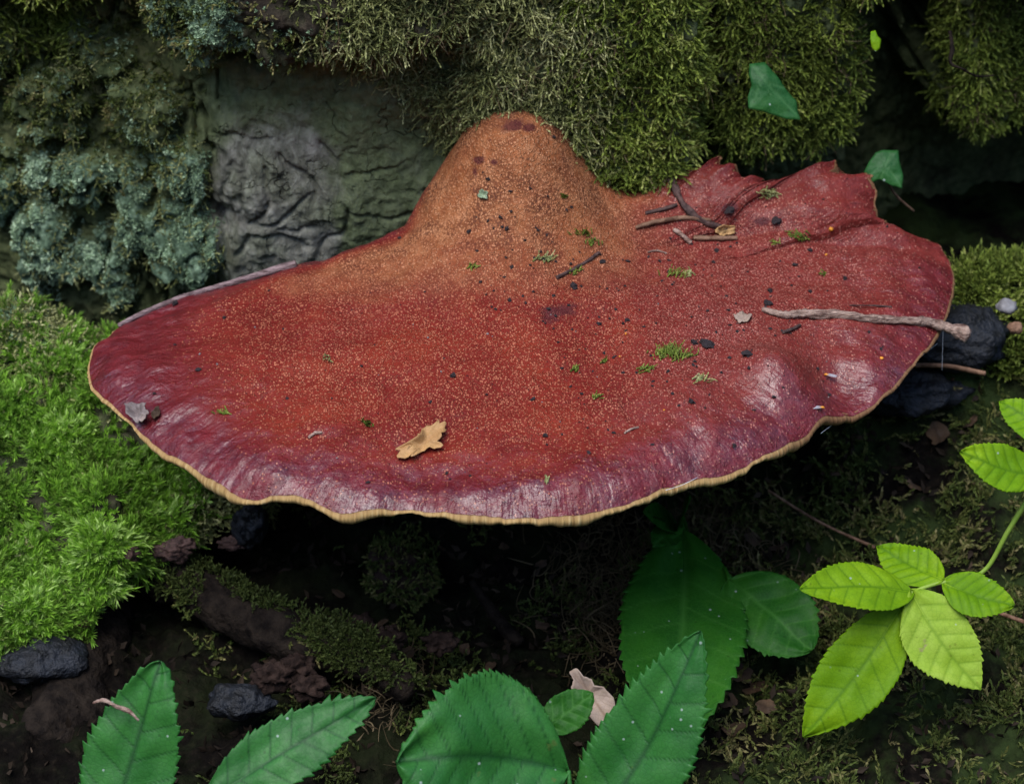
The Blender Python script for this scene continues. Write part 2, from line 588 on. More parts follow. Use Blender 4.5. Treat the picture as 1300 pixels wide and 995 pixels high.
M['lichen'] = mat_moss('teal_lichen', [(0.0, (0.012, 0.022, 0.008)), (0.4, (0.055, 0.095, 0.045)), (0.75, (0.200, 0.300, 0.170)), (1.0, (0.50, 0.62, 0.42))], (0.34, 0.46, 0.28), 0.8, 0.1)
M['rootlet'] = mat_moss('dry_rootlets', [(0.0, (0.025, 0.018, 0.009)), (0.5, (0.065, 0.047, 0.024)), (1.0, (0.14, 0.105, 0.06))], (0.10, 0.078, 0.042), 0.8, 0.1)
M['litter'] = mat_moss('darkened_litter', [(0.0, (0.006, 0.004, 0.003)), (0.6, (0.022, 0.015, 0.010)), (1.0, (0.060, 0.042, 0.028))], (0.03, 0.021, 0.014), 0.7, 0.0)  # litter darkened in its colour to deepen the shade under the fungus
M['leaf_lime'] = mat_leaf('lime_leaf', (0.125, 0.270, 0.003), (0.235, 0.400, 0.008), (0.070, 0.175, 0.003), 0.55, 0.34, 0.8, None, 0.16)
M['leaf_lime_pale'] = mat_leaf('pale_lime_leaf', (0.250, 0.400, 0.020), (0.390, 0.530, 0.075), (0.140, 0.260, 0.012), 0.55, 0.34, 0.7, (0.30, 0.24, 0.12), 0.16)
M['leaf_mid'] = mat_leaf('mid_green_leaf', (0.014, 0.105, 0.014), (0.040, 0.180, 0.030), (0.006, 0.050, 0.008), 0.5, 0.22, 0.85, (0.075, 0.13, 0.025), 0.3)
M['leaf_dark'] = mat_leaf('dark_green_leaf', (0.009, 0.075, 0.005), (0.024, 0.125, 0.009), (0.045, 0.165, 0.022), 0.55, 0.25, 0.7, None, 0.2)
M['leaf_ivy'] = mat_leaf('ivy_leaf', (0.008, 0.062, 0.012), (0.022, 0.105, 0.022), (0.050, 0.145, 0.045), 0.5, 0.15, 0.7, None, 0.2)
M['leaf_dead'] = mat_leaf('dead_leaf', (0.045, 0.026, 0.015), (0.11, 0.068, 0.04), (0.03, 0.017, 0.010), 0.7, 0.15, 0.6, (0.04, 0.022, 0.014), 0.25)
M['leaf_pale'] = mat_leaf('pale_dead_leaf', (0.30, 0.215, 0.165), (0.47, 0.37, 0.30), (0.24, 0.16, 0.11), 0.65, 0.15, 0.6, (0.13, 0.08, 0.05), 0.25)
M['leaf_grey'] = mat_leaf('grey_dead_leaf', (0.10, 0.075, 0.07), (0.34, 0.28, 0.26), (0.07, 0.04, 0.03), 0.6, 0.1, 0.6, (0.05, 0.03, 0.03), 0.3)
M['leaf_tan'] = mat_leaf('tan_dead_leaf', (0.38, 0.20, 0.075), (0.56, 0.345, 0.15), (0.25, 0.12, 0.04), 0.6, 0.15, 0.6, (0.17, 0.075, 0.03), 0.3)
M['stem_lime'] = simple_mat('lime_stem', (0.19, 0.31, 0.03), (0.28, 0.40, 0.06), 200, 0.5, 0.2)
M['twig_pale'] = simple_mat('pale_twig_bark', (0.13, 0.065, 0.048), (0.52, 0.37, 0.29), 700, 0.8, 1.0, 0.2, 0.0012, (0.22, 1, 1))
M['twig_grey'] = simple_mat('grey_twig_bark', (0.085, 0.052, 0.050), (0.34, 0.24, 0.235), 700, 0.8, 1.0, 0.2, 0.0012, (0.22, 0.7, 1))
M['twig_dark'] = simple_mat('dark_twig_bark', (0.030, 0.016, 0.014), (0.105, 0.058, 0.048), 350, 0.75, 0.8)
M['twig_brown'] = simple_mat('brown_wood', (0.115, 0.055, 0.030), (0.29, 0.165, 0.10), 350, 0.75, 0.8)
M['root'] = simple_mat('root_bark', (0.006, 0.0045, 0.004), (0.026, 0.019, 0.014), 160, 0.85, 0.9, 0.06, 0.002)
M['rot'] = simple_mat('rotten_wood', (0.010, 0.006, 0.005), (0.044, 0.027, 0.021), 190, 0.85, 0.9, 0.08, 0.0015)
M['crumb'] = simple_mat('black_soil_crumb', (0.008, 0.005, 0.006), (0.035, 0.022, 0.022), 700, 0.7, 0.6, 0.4)
M['grit'] = simple_mat('grey_grit', (0.12, 0.10, 0.095), (0.40, 0.35, 0.33), 500, 0.7, 0.7)
M['stone_blue'] = simple_mat('wet_blue_stone', (0.003, 0.003, 0.003), (0.015, 0.018, 0.025), 130, 0.6, 1.0, 0.3, 0.0025)
M['stone_pale'] = simple_mat('pale_pebble', (0.12, 0.11, 0.11), (0.24, 0.23, 0.23), 200, 0.6, 0.4)
M['lichen_bit'] = simple_mat('lichen_bit', (0.14, 0.20, 0.11), (0.32, 0.38, 0.25), 500, 0.8, 0.8)
M['orange'] = simple_mat('orange_speck', (0.65, 0.22, 0.02), (0.75, 0.33, 0.04), 600, 0.4, 0.2)
M['wing'] = simple_mat('insect_wing', (0.28, 0.26, 0.28), (0.40, 0.38, 0.40), 600, 0.25, 0.1)
M['web'] = simple_mat('spider_silk', (0.65, 0.65, 0.68), (0.75, 0.75, 0.78), 600, 0.3, 0.0)


# ------------------------------------------------------------------ moss builder (vectorised): leafy shoots
def shoots(P, N, L, segs, leaves, ll, lw, spread, bias=(0, 0, 0), rnd=0.5, curl=0.5, stem=0.0002, seed=1, up=1.0, fold=0.25, tone=None):
    r = np.random.default_rng(seed)
    n = len(P)
    L = L * r.uniform(0.6, 1.35, n)
    d = unit(N * up + r.normal(size=(n, 3)) * rnd + np.asarray(bias))
    cv = r.normal(size=(n, 3)) * curl + np.asarray(bias) * curl
    path, dirs = [P - d * 0.0006], [d]
    for k in range(segs):
        path.append(path[-1] + d * (L / segs)[:, None])
        d = unit(d + cv / segs)
        dirs.append(d)
    path, dirs = np.array(path), np.array(dirs)
    tone = r.random(n) if tone is None else np.clip(tone + r.normal(size=n) * 0.22, 0, 1)
    Vs, Fs, rn, tt = [], [], [], []
    base = 0
    ref = unit(r.normal(size=(n, 3)))
    if stem:
        sd = 3
        for k in range(segs + 1):
            A = unit(np.cross(dirs[k], ref))
            B = np.cross(dirs[k], A)
            w = stem * (1 - 0.75 * k / segs)
            for q in range(sd):
                a = q * 2 * math.pi / sd
                Vs.append(path[k] + (A * math.cos(a) + B * math.sin(a)) * w)
                rn.append(tone)
                tt.append(np.full(n, 0.8 * k / segs))
        i = np.arange(n)
        for k in range(segs):
            for q in range(sd):
                a, b = k * sd + q, k * sd + (q + 1) % sd
                Fs.append(np.stack([a * n + i, b * n + i, (b + sd) * n + i], -1))
                Fs.append(np.stack([a * n + i, (b + sd) * n + i, (a + sd) * n + i], -1))
        base = (segs + 1) * sd
    i = np.arange(n)
    for j in range(leaves):
        t = (j + 0.6) / leaves * segs
        k = min(int(t), segs - 1)
        f = t - k
        p = path[k] * (1 - f) + path[k + 1] * f
        dd = unit(dirs[k] * (1 - f) + dirs[k + 1] * f)
        A = unit(np.cross(dd, ref))
        B = np.cross(dd, A)
        an = j * 2.4 + r.uniform(-0.5, 0.5, n)
        o = A * np.cos(an)[:, None] + B * np.sin(an)[:, None]
        sp = spread * r.uniform(0.7, 1.2, n) * (1.1 - 0.55 * j / leaves)
        ld = o * np.sin(sp)[:, None] + dd * np.cos(sp)[:, None]
        side = unit(np.cross(ld, dd) + 1e-6)
        nn = np.cross(side, ld)
        ln = (ll * r.uniform(0.7, 1.25, n))[:, None]
        w = lw * 0.5
        m = p + ld * ln * 0.42
        Vs += [p, m + side * w + nn * w * fold, p + ld * ln + nn * ln * 0.1, m - side * w + nn * w * fold]
        tn = np.clip(tone + r.normal(size=n) * 0.08, 0, 1)
        rn += [tn] * 4
        tt += [np.full(n, 0.0), np.full(n, 0.35), np.full(n, 1.0), np.full(n, 0.35)]
        b = base + j * 4
        Fs.append(np.stack([b * n + i, (b + 1) * n + i, (b + 2) * n + i], -1))
        Fs.append(np.stack([b * n + i, (b + 2) * n + i, (b + 3) * n + i], -1))
    return np.concatenate(Vs), np.concatenate(Fs), np.concatenate(rn), np.concatenate(tt)


def moss_obj(name, parts, material, label, category='moss', parent=None):
    Vs, Fs, rn, tt, b = [], [], [], [], 0
    for V, F, a, c in parts:
        Vs.append(V)
        Fs.append(F + b)
        rn.append(a)
        tt.append(c)
        b += len(V)
    me = make_mesh(name, np.concatenate(Vs), np.concatenate(Fs), {'rnd': np.concatenate(rn), 'tt': np.concatenate(tt)}, smooth=False)
    if parent is not None:
        return obj(name, me, material, parent, kind='stuff')
    return obj(name, me, material, None, label, category, None, 'stuff')


# ================================================================== GROUND
def ground_z(x, y):
    x, y = np.asarray(x, float), np.asarray(y, float)
    base = np.full(np.broadcast(x, y).shape, -0.112)
    right = np.interp(y, [-0.3, -0.05, 0.0, 0.06, 0.085, 0.105, 0.122, 0.14, 0.2], [-0.115, -0.108, -0.100, -0.082, -0.058, -0.034, -0.020, -0.030, -0.06])
    k = sst(0.075, 0.145, x) * sst(1.2, 0.5, x)
    z = base * (1 - k) + right * k
    z = z + 0.02 * sst(0.02, 0.11, y) * (1 - k) * sst(0.6, 0.4, np.hypot(x, y))
    r = np.hypot(x, y - 0.6)
    z = z + 0.62 * np.clip(r - 2.6, 0, 9) * sst(2.6, 4.0, r)      # unseen rising bank, added to block low sky and darken the hollow
    return z


def axis(lo, hi, step, far, n):
    d = np.arange(lo, hi + step * 0.5, step)
    g = np.geomspace(step * 2, far, n)
    return np.concatenate([lo - g[::-1], d, hi + g])


gx = axis(-0.24, 0.26, 0.0016, 60, 40)
gy = axis(-0.20, 0.20, 0.0016, 60, 40)
X, Y = np.meshgrid(gx, gy, indexing='ij')
Zg = ground_z(X, Y)
Pg = np.stack([X, Y, Zg], -1)
near = sst(1.5, 0.3, np.hypot(X, Y))
Zg = Zg + near * (0.007 * fbm(Pg, 38, 4, 5) + 0.0022 * noise(Pg, 210, 9)) + 0.03 * (1 - near) * fbm(Pg, 0.9, 3, 6) * sst(0.3, 3, np.hypot(X, Y))
Pg = np.stack([X, Y, Zg], -1).reshape(-1, 3)
Fg = grid_faces(len(gx), len(gy))
gU, gV, _ = proj(Pg)
ggreen = np.clip(sst(0.03, 0.10, Pg[:, 0]) + 0.25, 0, 1)
obj('ground', make_mesh('ground', Pg, Fg, {'green': ggreen}), M['soil'], kind='structure', label='dark leaf mould of the woodland floor under the bracket', category='ground')

# ================================================================== TREE (trunk base, root flare)
tree = thing('oak_tree', 'base of an old tree with mossy lichened bark, carrying the red fungus', 'tree', (0.0, 0.615, -0.115))
TR, TY = 0.5, 0.615
phi_d = np.arange(-0.43, 0.4301, 0.0017)
phi_c = np.linspace(0.43, 2 * math.pi - 0.43, 90)[1:-1]
phi = np.concatenate([phi_d, phi_c])
zd = np.arange(-0.10, 0.155, 0.0009)
zz = np.concatenate([[-0.35, -0.25, -0.18, -0.14, -0.12], zd, 0.155 + np.geomspace(0.004, 0.13, 22), np.full(14, 0.292)])
rfac = np.concatenate([np.ones(len(zz) - 14), np.linspace(0.985, 0.02, 14)])      # unseen top, ended low to let sky light onto the cap
PH, ZZ = np.meshgrid(phi, zz, indexing='ij')
RF = np.broadcast_to(rfac, PH.shape)
bx, bz = TR * np.sin(PH), ZZ
by = TY - TR * np.cos(PH)
Bp = np.stack([bx, by, bz], -1)
U, Vv, _ = proj(np.stack([bx, np.full_like(bx, 0.115), bz], -1))
wU = U + 26 * fbm(Bp, 42, 3, 21) + 8 * noise(Bp, 150, 27)
wV = Vv + 22 * fbm(Bp, 42, 3, 31) + 8 * noise(Bp, 150, 37)
front = (np.abs((PH + math.pi) % (2 * math.pi) - math.pi) < 0.6) * 1.0
D = np.zeros_like(bx)
# recessed crevice level at left, lumps of lichened bark on it
left = sst(305, 175, wU + 22 * fbm(Bp, 90, 3, 301))
D += -0.013 * left
lumps = [(40, 385, 62, 72, .021), (92, 285, 44, 42, .018), (165, 190, 50, 44, .016), (215, 345, 66, 58, .017), (45, 200, 60, 52, .014), (18, 290, 42, 36, .013),
         (210, 250, 46, 46, .013), (95, 130, 62, 40, .012), (145, 345, 34, 52, .013), (100, 400, 48, 40, .012), (150, 275, 30, 40, .008), (-60, 120, 70, 90, .015), (-70, 320, 60, 80, .017)]
lmask = np.zeros_like(D)
for (a, b, ru, rv, h) in lumps:
    b = b - h * 500
    q = np.sqrt(((wU - a) / ru) ** 2 + ((wV - b) / rv) ** 2)
    m = sst(1.02, 0.66, q)
    D = np.maximum(D, -0.013 * left + (0.62 * h + 0.004) * m * (1 - 0.3 * q * q))
    lmask = np.maximum(lmask, m)
cracks = np.exp(-(fbm(Bp * np.array([1.3, 1.0, 0.75]), 48, 3, 205) / 0.075) ** 2) * sst(-0.25, 0.15, noise(Bp, 30, 206))
D -= 0.013 * cracks * left
lmask = lmask * (1 - 0.95 * cracks)
# bark shelf overhanging the bare wood
shelf_v = np.interp(U, [-200, 110, 150, 185, 230, 300, 400, 480, 540, 600], [8, 18, 0, 52, 66, 48, 44, 32, 14, -15])
sh = sst(9, -9, wV - shelf_v) * sst(-60, -20, 1) if False else sst(9, -9, (wV * 0.6 + Vv * 0.4) - shelf_v)
notch = sst(34, 14, np.abs(wU - 158)) * sst(140, 100, Vv)
shelf = sh * sst(640, 520, wU) * (1 - 0.9 * notch)
D += 0.024 * shelf + 0.006 * shelf * fbm(Bp, 70, 3, 44)
D += -0.012 * sst(22, 0, np.abs(wV - shelf_v - 12)) * sst(530, 430, wU) * sst(170, 230, wU)
for (a, b, ru, rv, h) in [(165, 45, 22, 40, .022), (330, 60, 34, 20, .010), (400, 20, 40, 16, .008), (140, 100, 26, 20, .008), (20, 95, 30, 16, .01)]:
    D -= h * np.exp(-(((wU - a) / ru) ** 2 + ((wV - b) / rv) ** 2))
# bare dead wood with its folded knot
wood = sst(205, 300, wU + 0.12 * (wV - 200) + 26 * fbm(Bp, 70, 3, 302)) * sst(620, 545, wU - 0.35 * (wV - 130)) * sst(-4, 12, Vv - shelf_v) * sst(-300, -200, U)
D += wood * (0.0011 * fbm(Bp, 120, 4, 305) + 0.006 * np.exp(-(((U - 345) / 75) ** 2 + ((Vv - 265) / 70) ** 2)) + 0.004 * fbm(Bp, 26, 2, 51))
sU, sV = U + 9 * noise(Bp, 90, 61), Vv + 9 * noise(Bp, 90, 62)
creases = [([(352, 205), (372, 222), (400, 242), (398, 260)], 5, .0042), ([(335, 218), (338, 262), (318, 292), (342, 286), (378, 262), (392, 248)], 4.5, .0048),
           ([(400, 190), (425, 212), (430, 240)], 4, .0028), ([(440, 225), (470, 222), (500, 212)], 3.5, .0020), ([(262, 190), (300, 184), (345, 190)], 4, .0022),
           ([(405, 332), (415, 310), (436, 300), (440, 268)], 4.5, .0042), ([(255, 250), (270, 300), (285, 335)], 6, .0040), ([(300, 335), (320, 310), (352, 306), (385, 320)], 5, .0040),
           ([(350, 292), (375, 300), (400, 288)], 4, .0034), ([(290, 215), (283, 260), (300, 300)], 4, .0028), ([(480, 205), (486, 240)], 3, .0018), ([(440, 268), (500, 282), (540, 262)], 4, .0024)]
for pts, w, h in creases:
    dd = seg_dist(sU, sV, pts)
    D -= 0.62 * wood * h * np.exp(-(dd / (0.55 * w)) ** 2)
    D += wood * h * 0.10 * np.exp(-((dd - 2.6 * w) / (1.8 * w)) ** 2)
# mossy ribs and clefts on the right
wU = wU + 20 * fbm(Bp, 95, 3, 311)
wV = wV + 20 * fbm(Bp, 95, 3, 312)
rb = sst(560, 620, wU)
ribA = sst(893, 868, wU) * sst(268, 212, wV + 0.28 * np.clip(U - 780, 0, 200))
ribB = sst(908, 936, wU) * sst(1128, 1095, wU + 0.15 * (wV - 100)) * sst(262, 205, wV)
ribC = sst(1225, 1275, wU + 0.1 * (wV - 100)) * sst(300, 230, wV)
ribD = sst(1090, 1130, wU) * sst(30, -20, wV) * 0.9
ribs = np.clip(ribA * 1.0 + ribB * 0.72 + ribC * 0.78 + ribD * 0.6, 0, 1)
D += front * rb * (-(0.055 + 0.05 * sst(1080, 1130, wU)) * (1 - ribs) + 0.010 * ribA)
pocket = np.exp(-(((wU - 815) / 55) ** 2 + ((wV - 262) / 20) ** 2))
D -= 0.03 * pocket
D += 0.0036 * fbm(Bp, 75, 4, 71) * (1 - 0.75 * wood) + 0.0016 * noise(Bp, 260, 77) * (1 - 0.7 * wood) + 0.0008 * noise(Bp, 600, 78)
D += 0.0035 * lmask * np.abs(fbm(Bp, 130, 3, 79))
out = (sst(0.155, 0.22, bz) + (1 - front)).clip(0, 1)
barkn = 0.03 * (1 - np.abs(fbm(Bp * np.array([1, 1, 0.3]), 14, 3, 81)))
D = D * (1 - out) + out * barkn
fl = 1 + 0.20 * sst(0.4, -0.2, bz) * out
nx, ny = np.sin(PH), -np.cos(PH)
rad = (TR - 0.55 * np.clip(bz - 0.15, 0, 1)) * RF
Tp = np.stack([nx * rad * fl, TY + ny * rad * fl, bz], -1)
# displacement is horizontal towards the front inside the view, radial elsewhere
fx = nx * (1 - front) + nx * 0.3 * front
fy = ny * (1 - front) + (-1.0) * front
D = D * np.where(RF < 1, 0.0, 1.0)
Tp = Tp + np.stack([fx * D, fy * D, np.where(RF < 1, 0.03 * fbm(Tp, 9, 4, 320), 0.0)], -1)
Tp[..., 2] += -0.25 * front * (1 - out) * np.clip(D, 0, 1)
nph, nz_ = len(phi), len(zz)
Tv = Tp.reshape(-1, 3)
Ft = grid_faces(nph, nz_, wrap=True)
Tn = vnormals(Tv, Ft)
tU, tV, _ = proj(Tv)
fr = (front * (1 - out)).ravel()
at_wood = wood.ravel() * fr
at_lich = np.clip((lmask * 0.95 + shelf * sst(170, 200, wU) * sst(330, 270, wU) * 0.8 + 0.25 * shelf).ravel() * (0.25 + 0.75 * sst(130, 260, tV)) + (shelf * sst(170, 200, wU) * sst(340, 260, wU)).ravel() * 0.9, 0, 1) * fr
at_green = np.clip(0.42 + 0.6 * (wood * sst(215, 120, Vv)) + 0.6 * (wood * sst(380, 460, U)) + 0.5 * sst(300, 250, U) - 0.50 * np.exp(-(((U - 340) / 85) ** 2 + ((Vv - 275) / 75) ** 2)) + 0.4 * rb, 0, 1).ravel()
crev = np.zeros_like(D)
at_red = np.clip(left * (1 - lmask) * 1.0, 0, 1).ravel() * fr
TL = np.array(tree.location)
trunk_me = make_mesh('trunk', Tv - TL, Ft, {'wood': at_wood, 'lichen': at_lich, 'green': at_green, 'redbark': at_red})
trunk = obj('trunk', trunk_me, M['trunk'], tree)

# root flare at the left, the mossy shoulder beside the bracket
ru_ = np.concatenate([np.linspace(-900, -60, 40), np.linspace(-54, 345, 190)])
rw_ = np.concatenate([np.linspace(0, 1, 150), 1 + np.linspace(0.03, 1, 26)])
RU, RW = np.meshgrid(ru_, rw_, indexing='ij')
topv = np.interp(RU, [-900, -60, 60, 140, 345], [380, 388, 392, 420, 520])
edgev = np.interp(RU, [-900, -60, 0, 60, 105, 130, 160, 205, 240, 290, 345], [880, 846, 838, 826, 802, 752, 728, 706, 676, 656, 640]) 
edgev = edgev + 10 * noise(np.stack([RU / 40.0, RU * 0, RU * 0], -1), 1.0, 3)
yedge = np.interp(RU, [-900, 0, 110, 200, 345], [-0.05, -0.028, -0.012, 0.012, 0.05])
w1 = np.clip(RW, 0, 1)
VV = topv + (edgev - topv) * w1
YY = 0.105 + (yedge - 0.105) * w1 ** 0.85
Rp = at_arr(RU, VV, YY)
u2 = np.clip(RW - 1, 0, 1)
Rp[..., 1] += 0.11 * u2 + 0.0
Rp[..., 2] -= 0.018 * np.sqrt(u2) + 0.05 * u2 ** 2
Rp0 = Rp.copy()
Fr = grid_faces(len(ru_), len(rw_))
Rn = vnormals(Rp.reshape(-1, 3), Fr).reshape(Rp.shape)
if Rn[100, 60] @ (CAM - Rp[100, 60]) < 0:
    Fr = Fr[:, ::-1]
    Rn = -Rn
Rp = Rp + Rn * (0.0075 * fbm(Rp0, 34, 4, 91) + 0.0055 * noise(Rp0, 75, 96) + 0.0022 * noise(Rp0, 160, 95) - 0.006 * sst(0.85, 1.0, RW) + 0.0)[..., None]
Rv = Rp.reshape(-1, 3)
Rn = vnormals(Rv, Fr)
rU, rV, _ = proj(Rv)
root_me = make_mesh('root_flare', Rv - TL, Fr, {'wood': np.zeros(len(Rv)), 'lichen': 0.35 * np.ones(len(Rv)) * (RW.ravel() < 0.3), 'green': 0.6 * np.ones(len(Rv)) * (RW.ravel() < 1.0), 'redbark': (RW.ravel() > 0.93) * 0.9})
obj('root_flare', root_me, M['trunk'], tree)

# ================================================================== BRACKET FUNGUS
rimpx = [(498, 320, .003), (440, 331, .001), (375, 345, 0), (300, 360, 0), (250, 371, 0), (200, 386, 0), (150, 408, 0), (118, 434, 0), (112, 460, 0), (116, 484, 0), (150, 514, 0), (182, 545, 0), (212, 568, 0),
         (262, 595, 0), (302, 622, 0), (326, 629, 0), (346, 620, 0), (376, 621, 0), (405, 632, 0), (436, 643, 0), (470, 638, 0), (530, 638, 0), (580, 643, 0), (640, 649, 0), (700, 646, 0), (745, 643, 0),
         (790, 634, 0), (840, 613, 0), (880, 600, 0), (930, 594, 0), (965, 574, 0), (1000, 558, 0), (1025, 544, 0), (1045, 520, .001), (1065, 510, .001), (1110, 500, 0), (1136, 480, 0), (1160, 452, 0), (1182, 428, 0),
         (1200, 396, 0), (1209, 365, 0), (1211, 345, .001), (1205, 325, .002), (1192, 304, .004), (1175, 294, .005), (1158, 296, .006), (1146, 300, .008), (1132, 288, .012), (1112, 270, .016), (1110, 248, .019), (1100, 230, .022),
         (1080, 222, .023), (1055, 219, .023), (1034, 228, .024), (1014, 241, .022), (985, 239, .023), (960, 233, .024), (940, 230, .026), (925, 221, .028), (910, 204, .030), (898, 215, .027), (884, 231, .022), (862, 247, .015), (832, 262, .008), (800, 275, .005)]
NS = 1500
cp = np.array(rimpx, float)
ch = np.concatenate([[0], np.cumsum(np.hypot(np.diff(cp[:, 0]), np.diff(cp[:, 1])))])
ts = np.linspace(0, ch[-1], NS - 200)


def smooth1(a, k):
    ker = np.exp(-np.linspace(-2, 2, 2 * k + 1) ** 2)
    ker /= ker.sum()
    return np.convolve(np.pad(a, k, mode='edge'), ker, 'valid')


u_r = smooth1(np.interp(ts, ch, cp[:, 0]), 5)
v_r = smooth1(np.interp(ts, ch, cp[:, 1]), 5)
z_r = smooth1(np.interp(ts, ch, cp[:, 2]), 30)
# ragged torn edge along the back lobe, fine unevenness elsewhere
q3 = np.stack([ts / 17.0, ts * 0, ts * 0], -1)
back = sst(1125, 1085, u_r) * sst(330, 300, v_r) * sst(860, 885, u_r) + 0.7 * sst(1090, 1110, u_r) * sst(300, 290, v_r)
v_r = v_r + (back * 18.0 + 1.5) * fbm(q3, 1.0, 3, 2)
u_r = u_r + (back * 11.0) * fbm(q3, 1.0, 3, 7)
v_s = smooth1(v_r, 40)
P0 = np.array([at(a, b, z=c) for a, b, c in zip(u_r, v_s, z_r)])
mmpx = np.linalg.norm(P0 - CAM, axis=1) / FPX
dz = (v_s - v_r) * mmpx / math.cos(PITCH)
# hidden part of the rim behind the neck, inside the trunk
pa, pb = P0[-1], P0[0]
tt_ = np.linspace(0, 1, 202)[1:-1][:, None]
hid = pa + (pb - pa) * tt_ + np.array([0, 0.028, 0.0]) * np.sin(tt_ * math.pi)
rimP = np.concatenate([P0, hid])
rdz = np.concatenate([dz, np.zeros(200)])
rimz = rimP[:, 2].copy()
SS = np.concatenate([[0], np.cumsum(np.linalg.norm(np.diff(rimP[:, :2], axis=0), axis=1))])
CEN = np.array([0.0, 0.05])
tv = np.concatenate([[0.0], np.linspace(0.04, 0.80, 78), np.linspace(0.808, 1.0, 36)])
NT = len(tv)


def neck(x, y):
    dx = x - 0.0015
    dx = np.where(dx < 0, dx / 1.04, dx / 0.98)
    r = np.hypot(dx, (y - 0.104) * 0.82)
    core = 1.0 / (1 + (r / 0.0262) ** 3.5)
    skirt = 1.0 / (1 + (r / 0.048) ** 3)
    return 0.0390 * core + 0.0100 * skirt


hump = at(985, 492, z=0.002), at(1062, 482, z=0.002), at(1020, 520, z=0.002)
fold = [at(930, 318, z=0.004), at(1020, 322, z=0.004), at(1150, 322, z=0.004), at(1180, 318, z=0.004)]


def cap_z(x, y, t, rz, dzz, s):
    # y-sheet above the rim plane
    z = neck(x, y)
    z = z + rz * sst(0.45, 1.0, t) ** 1.3
    z = z + 0.0105 * (1 - t ** 3.4) - 0.0026 * np.clip((t - 0.925) / 0.075, 0, 1) ** 2.2
    z = z - (neck(x, y)) * sst(0.88, 1.0, t)
    z = z + dzz * t ** 20
    z = z + 0.0085 * np.exp(-(((x - hump[0][0]) / 0.013) ** 2 + ((y - hump[0][1]) / 0.012) ** 2))
    z = z - 0.0085 * np.exp(-(((x - hump[1][0]) / 0.011) ** 2 + ((y - hump[1][1]) / 0.014) ** 2))
    fx_ = np.array([f[0] for f in fold])
    fy_ = np.array([f[1] for f in fold])
    yy = np.interp(x, fx_, fy_)
    act = sst(0.060, 0.085, x) * sst(0.155, 0.14, x)
    z = z + act * (0.0030 * sst(-0.002, 0.004, y - yy) - 0.0016 * np.exp(-((y - yy + 0.002) / 0.003) ** 2))
    return z


S_, T_ = np.meshgrid(np.arange(NS), tv, indexing='ij')
RX, RY = rimP[S_, 0], rimP[S_, 1]
CX = CEN[0] + (RX - CEN[0]) * T_
CY = CEN[1] + (RY - CEN[1]) * T_
sarr = SS[S_]
C3 = np.stack([CX, CY, 0 * CX], -1)
CZ = cap_z(CX, CY, T_, rimz[S_], rdz[S_], sarr)
und = 0.0030 * fbm(C3, 22, 3, 12) * (1 - sst(0.9, 1.0, T_)) + 0.0007 * fbm(C3, 110, 3, 15)
# soft radial ribs towards the margin
rs = np.stack([sarr * 1.0, T_ * 0.01, 0 * T_], -1)
und = und + 0.0013 * (1 - 0.5 * sst(0.97, 1, T_)) * sst(0.5, 0.9, T_) * fbm(C3, 48, 3, 41) + 0.00045 * sst(-0.1, 0.5, noise(C3, 26, 42)) * sst(0.62, 0.93, T_) * (1 - 0.6 * sst(0.96, 1, T_)) * fbm(rs + 0.010 * np.stack([fbm(C3, 60, 2, 81), 0 * CX, 0 * CX], -1), 75, 3, 18) + 0.00012 * sst(0.7, 0.95, T_) * noise(rs, 420, 19)
und = und * sst(0.0, 0.25, T_) + und[0, 0] * (1 - sst(0.0, 0.25, T_)) if False else und
CZ = CZ + und * sst(0.02, 0.12, T_)
Cv = np.stack([CX, CY, CZ], -1).reshape(-1, 3)
Fc = grid_faces(NS, NT, wrap=True)
Fc = Fc[(Fc % NT).min(1) >= 0]
Cn = vnormals(Cv, Fc)
if Cn[:, 2].mean() < 0:
    Fc = Fc[:, ::-1]
    Cn = -Cn
cU, cV, cD = proj(Cv)
x_, y_, t_ = Cv[:, 0], Cv[:, 1], T_.ravel()
a_tan = np.clip(sst(2.6, 0.25, ((x_ + 0.014) / (0.080)) ** 2 + ((y_ - 0.115) / 0.058) ** 2), 0, 1)
a_tan = np.maximum(a_tan, 0.6 * sst(1.8, 0.1, ((x_ + 0.055) / 0.055) ** 2 + ((y_ - 0.078) / 0.03) ** 2))
a_tan = a_tan * (1 - 1.0 * sst(0.60, 0.78, t_) * sst(-0.030, -0.042, x_))
a_tan = a_tan * (1 - 0.85 * sst(0.022, 0.068, x_))
rimf = sst(0.74, 0.99, t_)
a_rim = np.clip(np.maximum(np.maximum(rimf, 0.8 * sst(0.66, 0.85, t_) * sst(-0.03, -0.045, x_) * sst(0.055, 0.075, y_)), 0.75 * sst(0.45, 0.9, t_) * sst(-0.06, -0.13, x_)), 0, 1) * (1 - 0.25 * sst(0.05, 0.12, x_))
a_pink = np.clip(sst(0.012, 0.075, x_) * 0.9 + 0.25 * fbm(Cv, 30, 3, 25), 0, 1)
stains = [(655, 160, 10, 7, 1), (672, 163, 11, 6, 1), (607, 204, 9, 7, .95), (628, 206, 7, 4, .9), (603, 217, 5, 8, .8), (648, 158, 42, 16, .62), (622, 178, 5, 4, .7), (709, 397, 30, 16, .75), (545, 350, 14, 8, .45), (600, 322, 20, 8, .42), (540, 385, 22, 14, .38),
          (655, 300, 22, 10, .40), (965, 282, 13, 6, 1), (925, 265, 12, 8, .95), (728, 215, 10, 16, .4), (1050, 505, 36, 10, .55), (880, 300, 40, 14, .45)]
a_st = np.zeros(len(Cv))
for (a, b, ru, rv, s) in stains:
    a_st = np.maximum(a_st, s * np.exp(-(((cU - a) / ru) ** 2 + ((cV - b) / rv) ** 2) * 0.7))
a_pap = np.clip(1.08 - 0.80 * sst(0.60, 0.97, t_) - 0.45 * sst(-0.06, -0.13, x_), 0.04, 1.05)
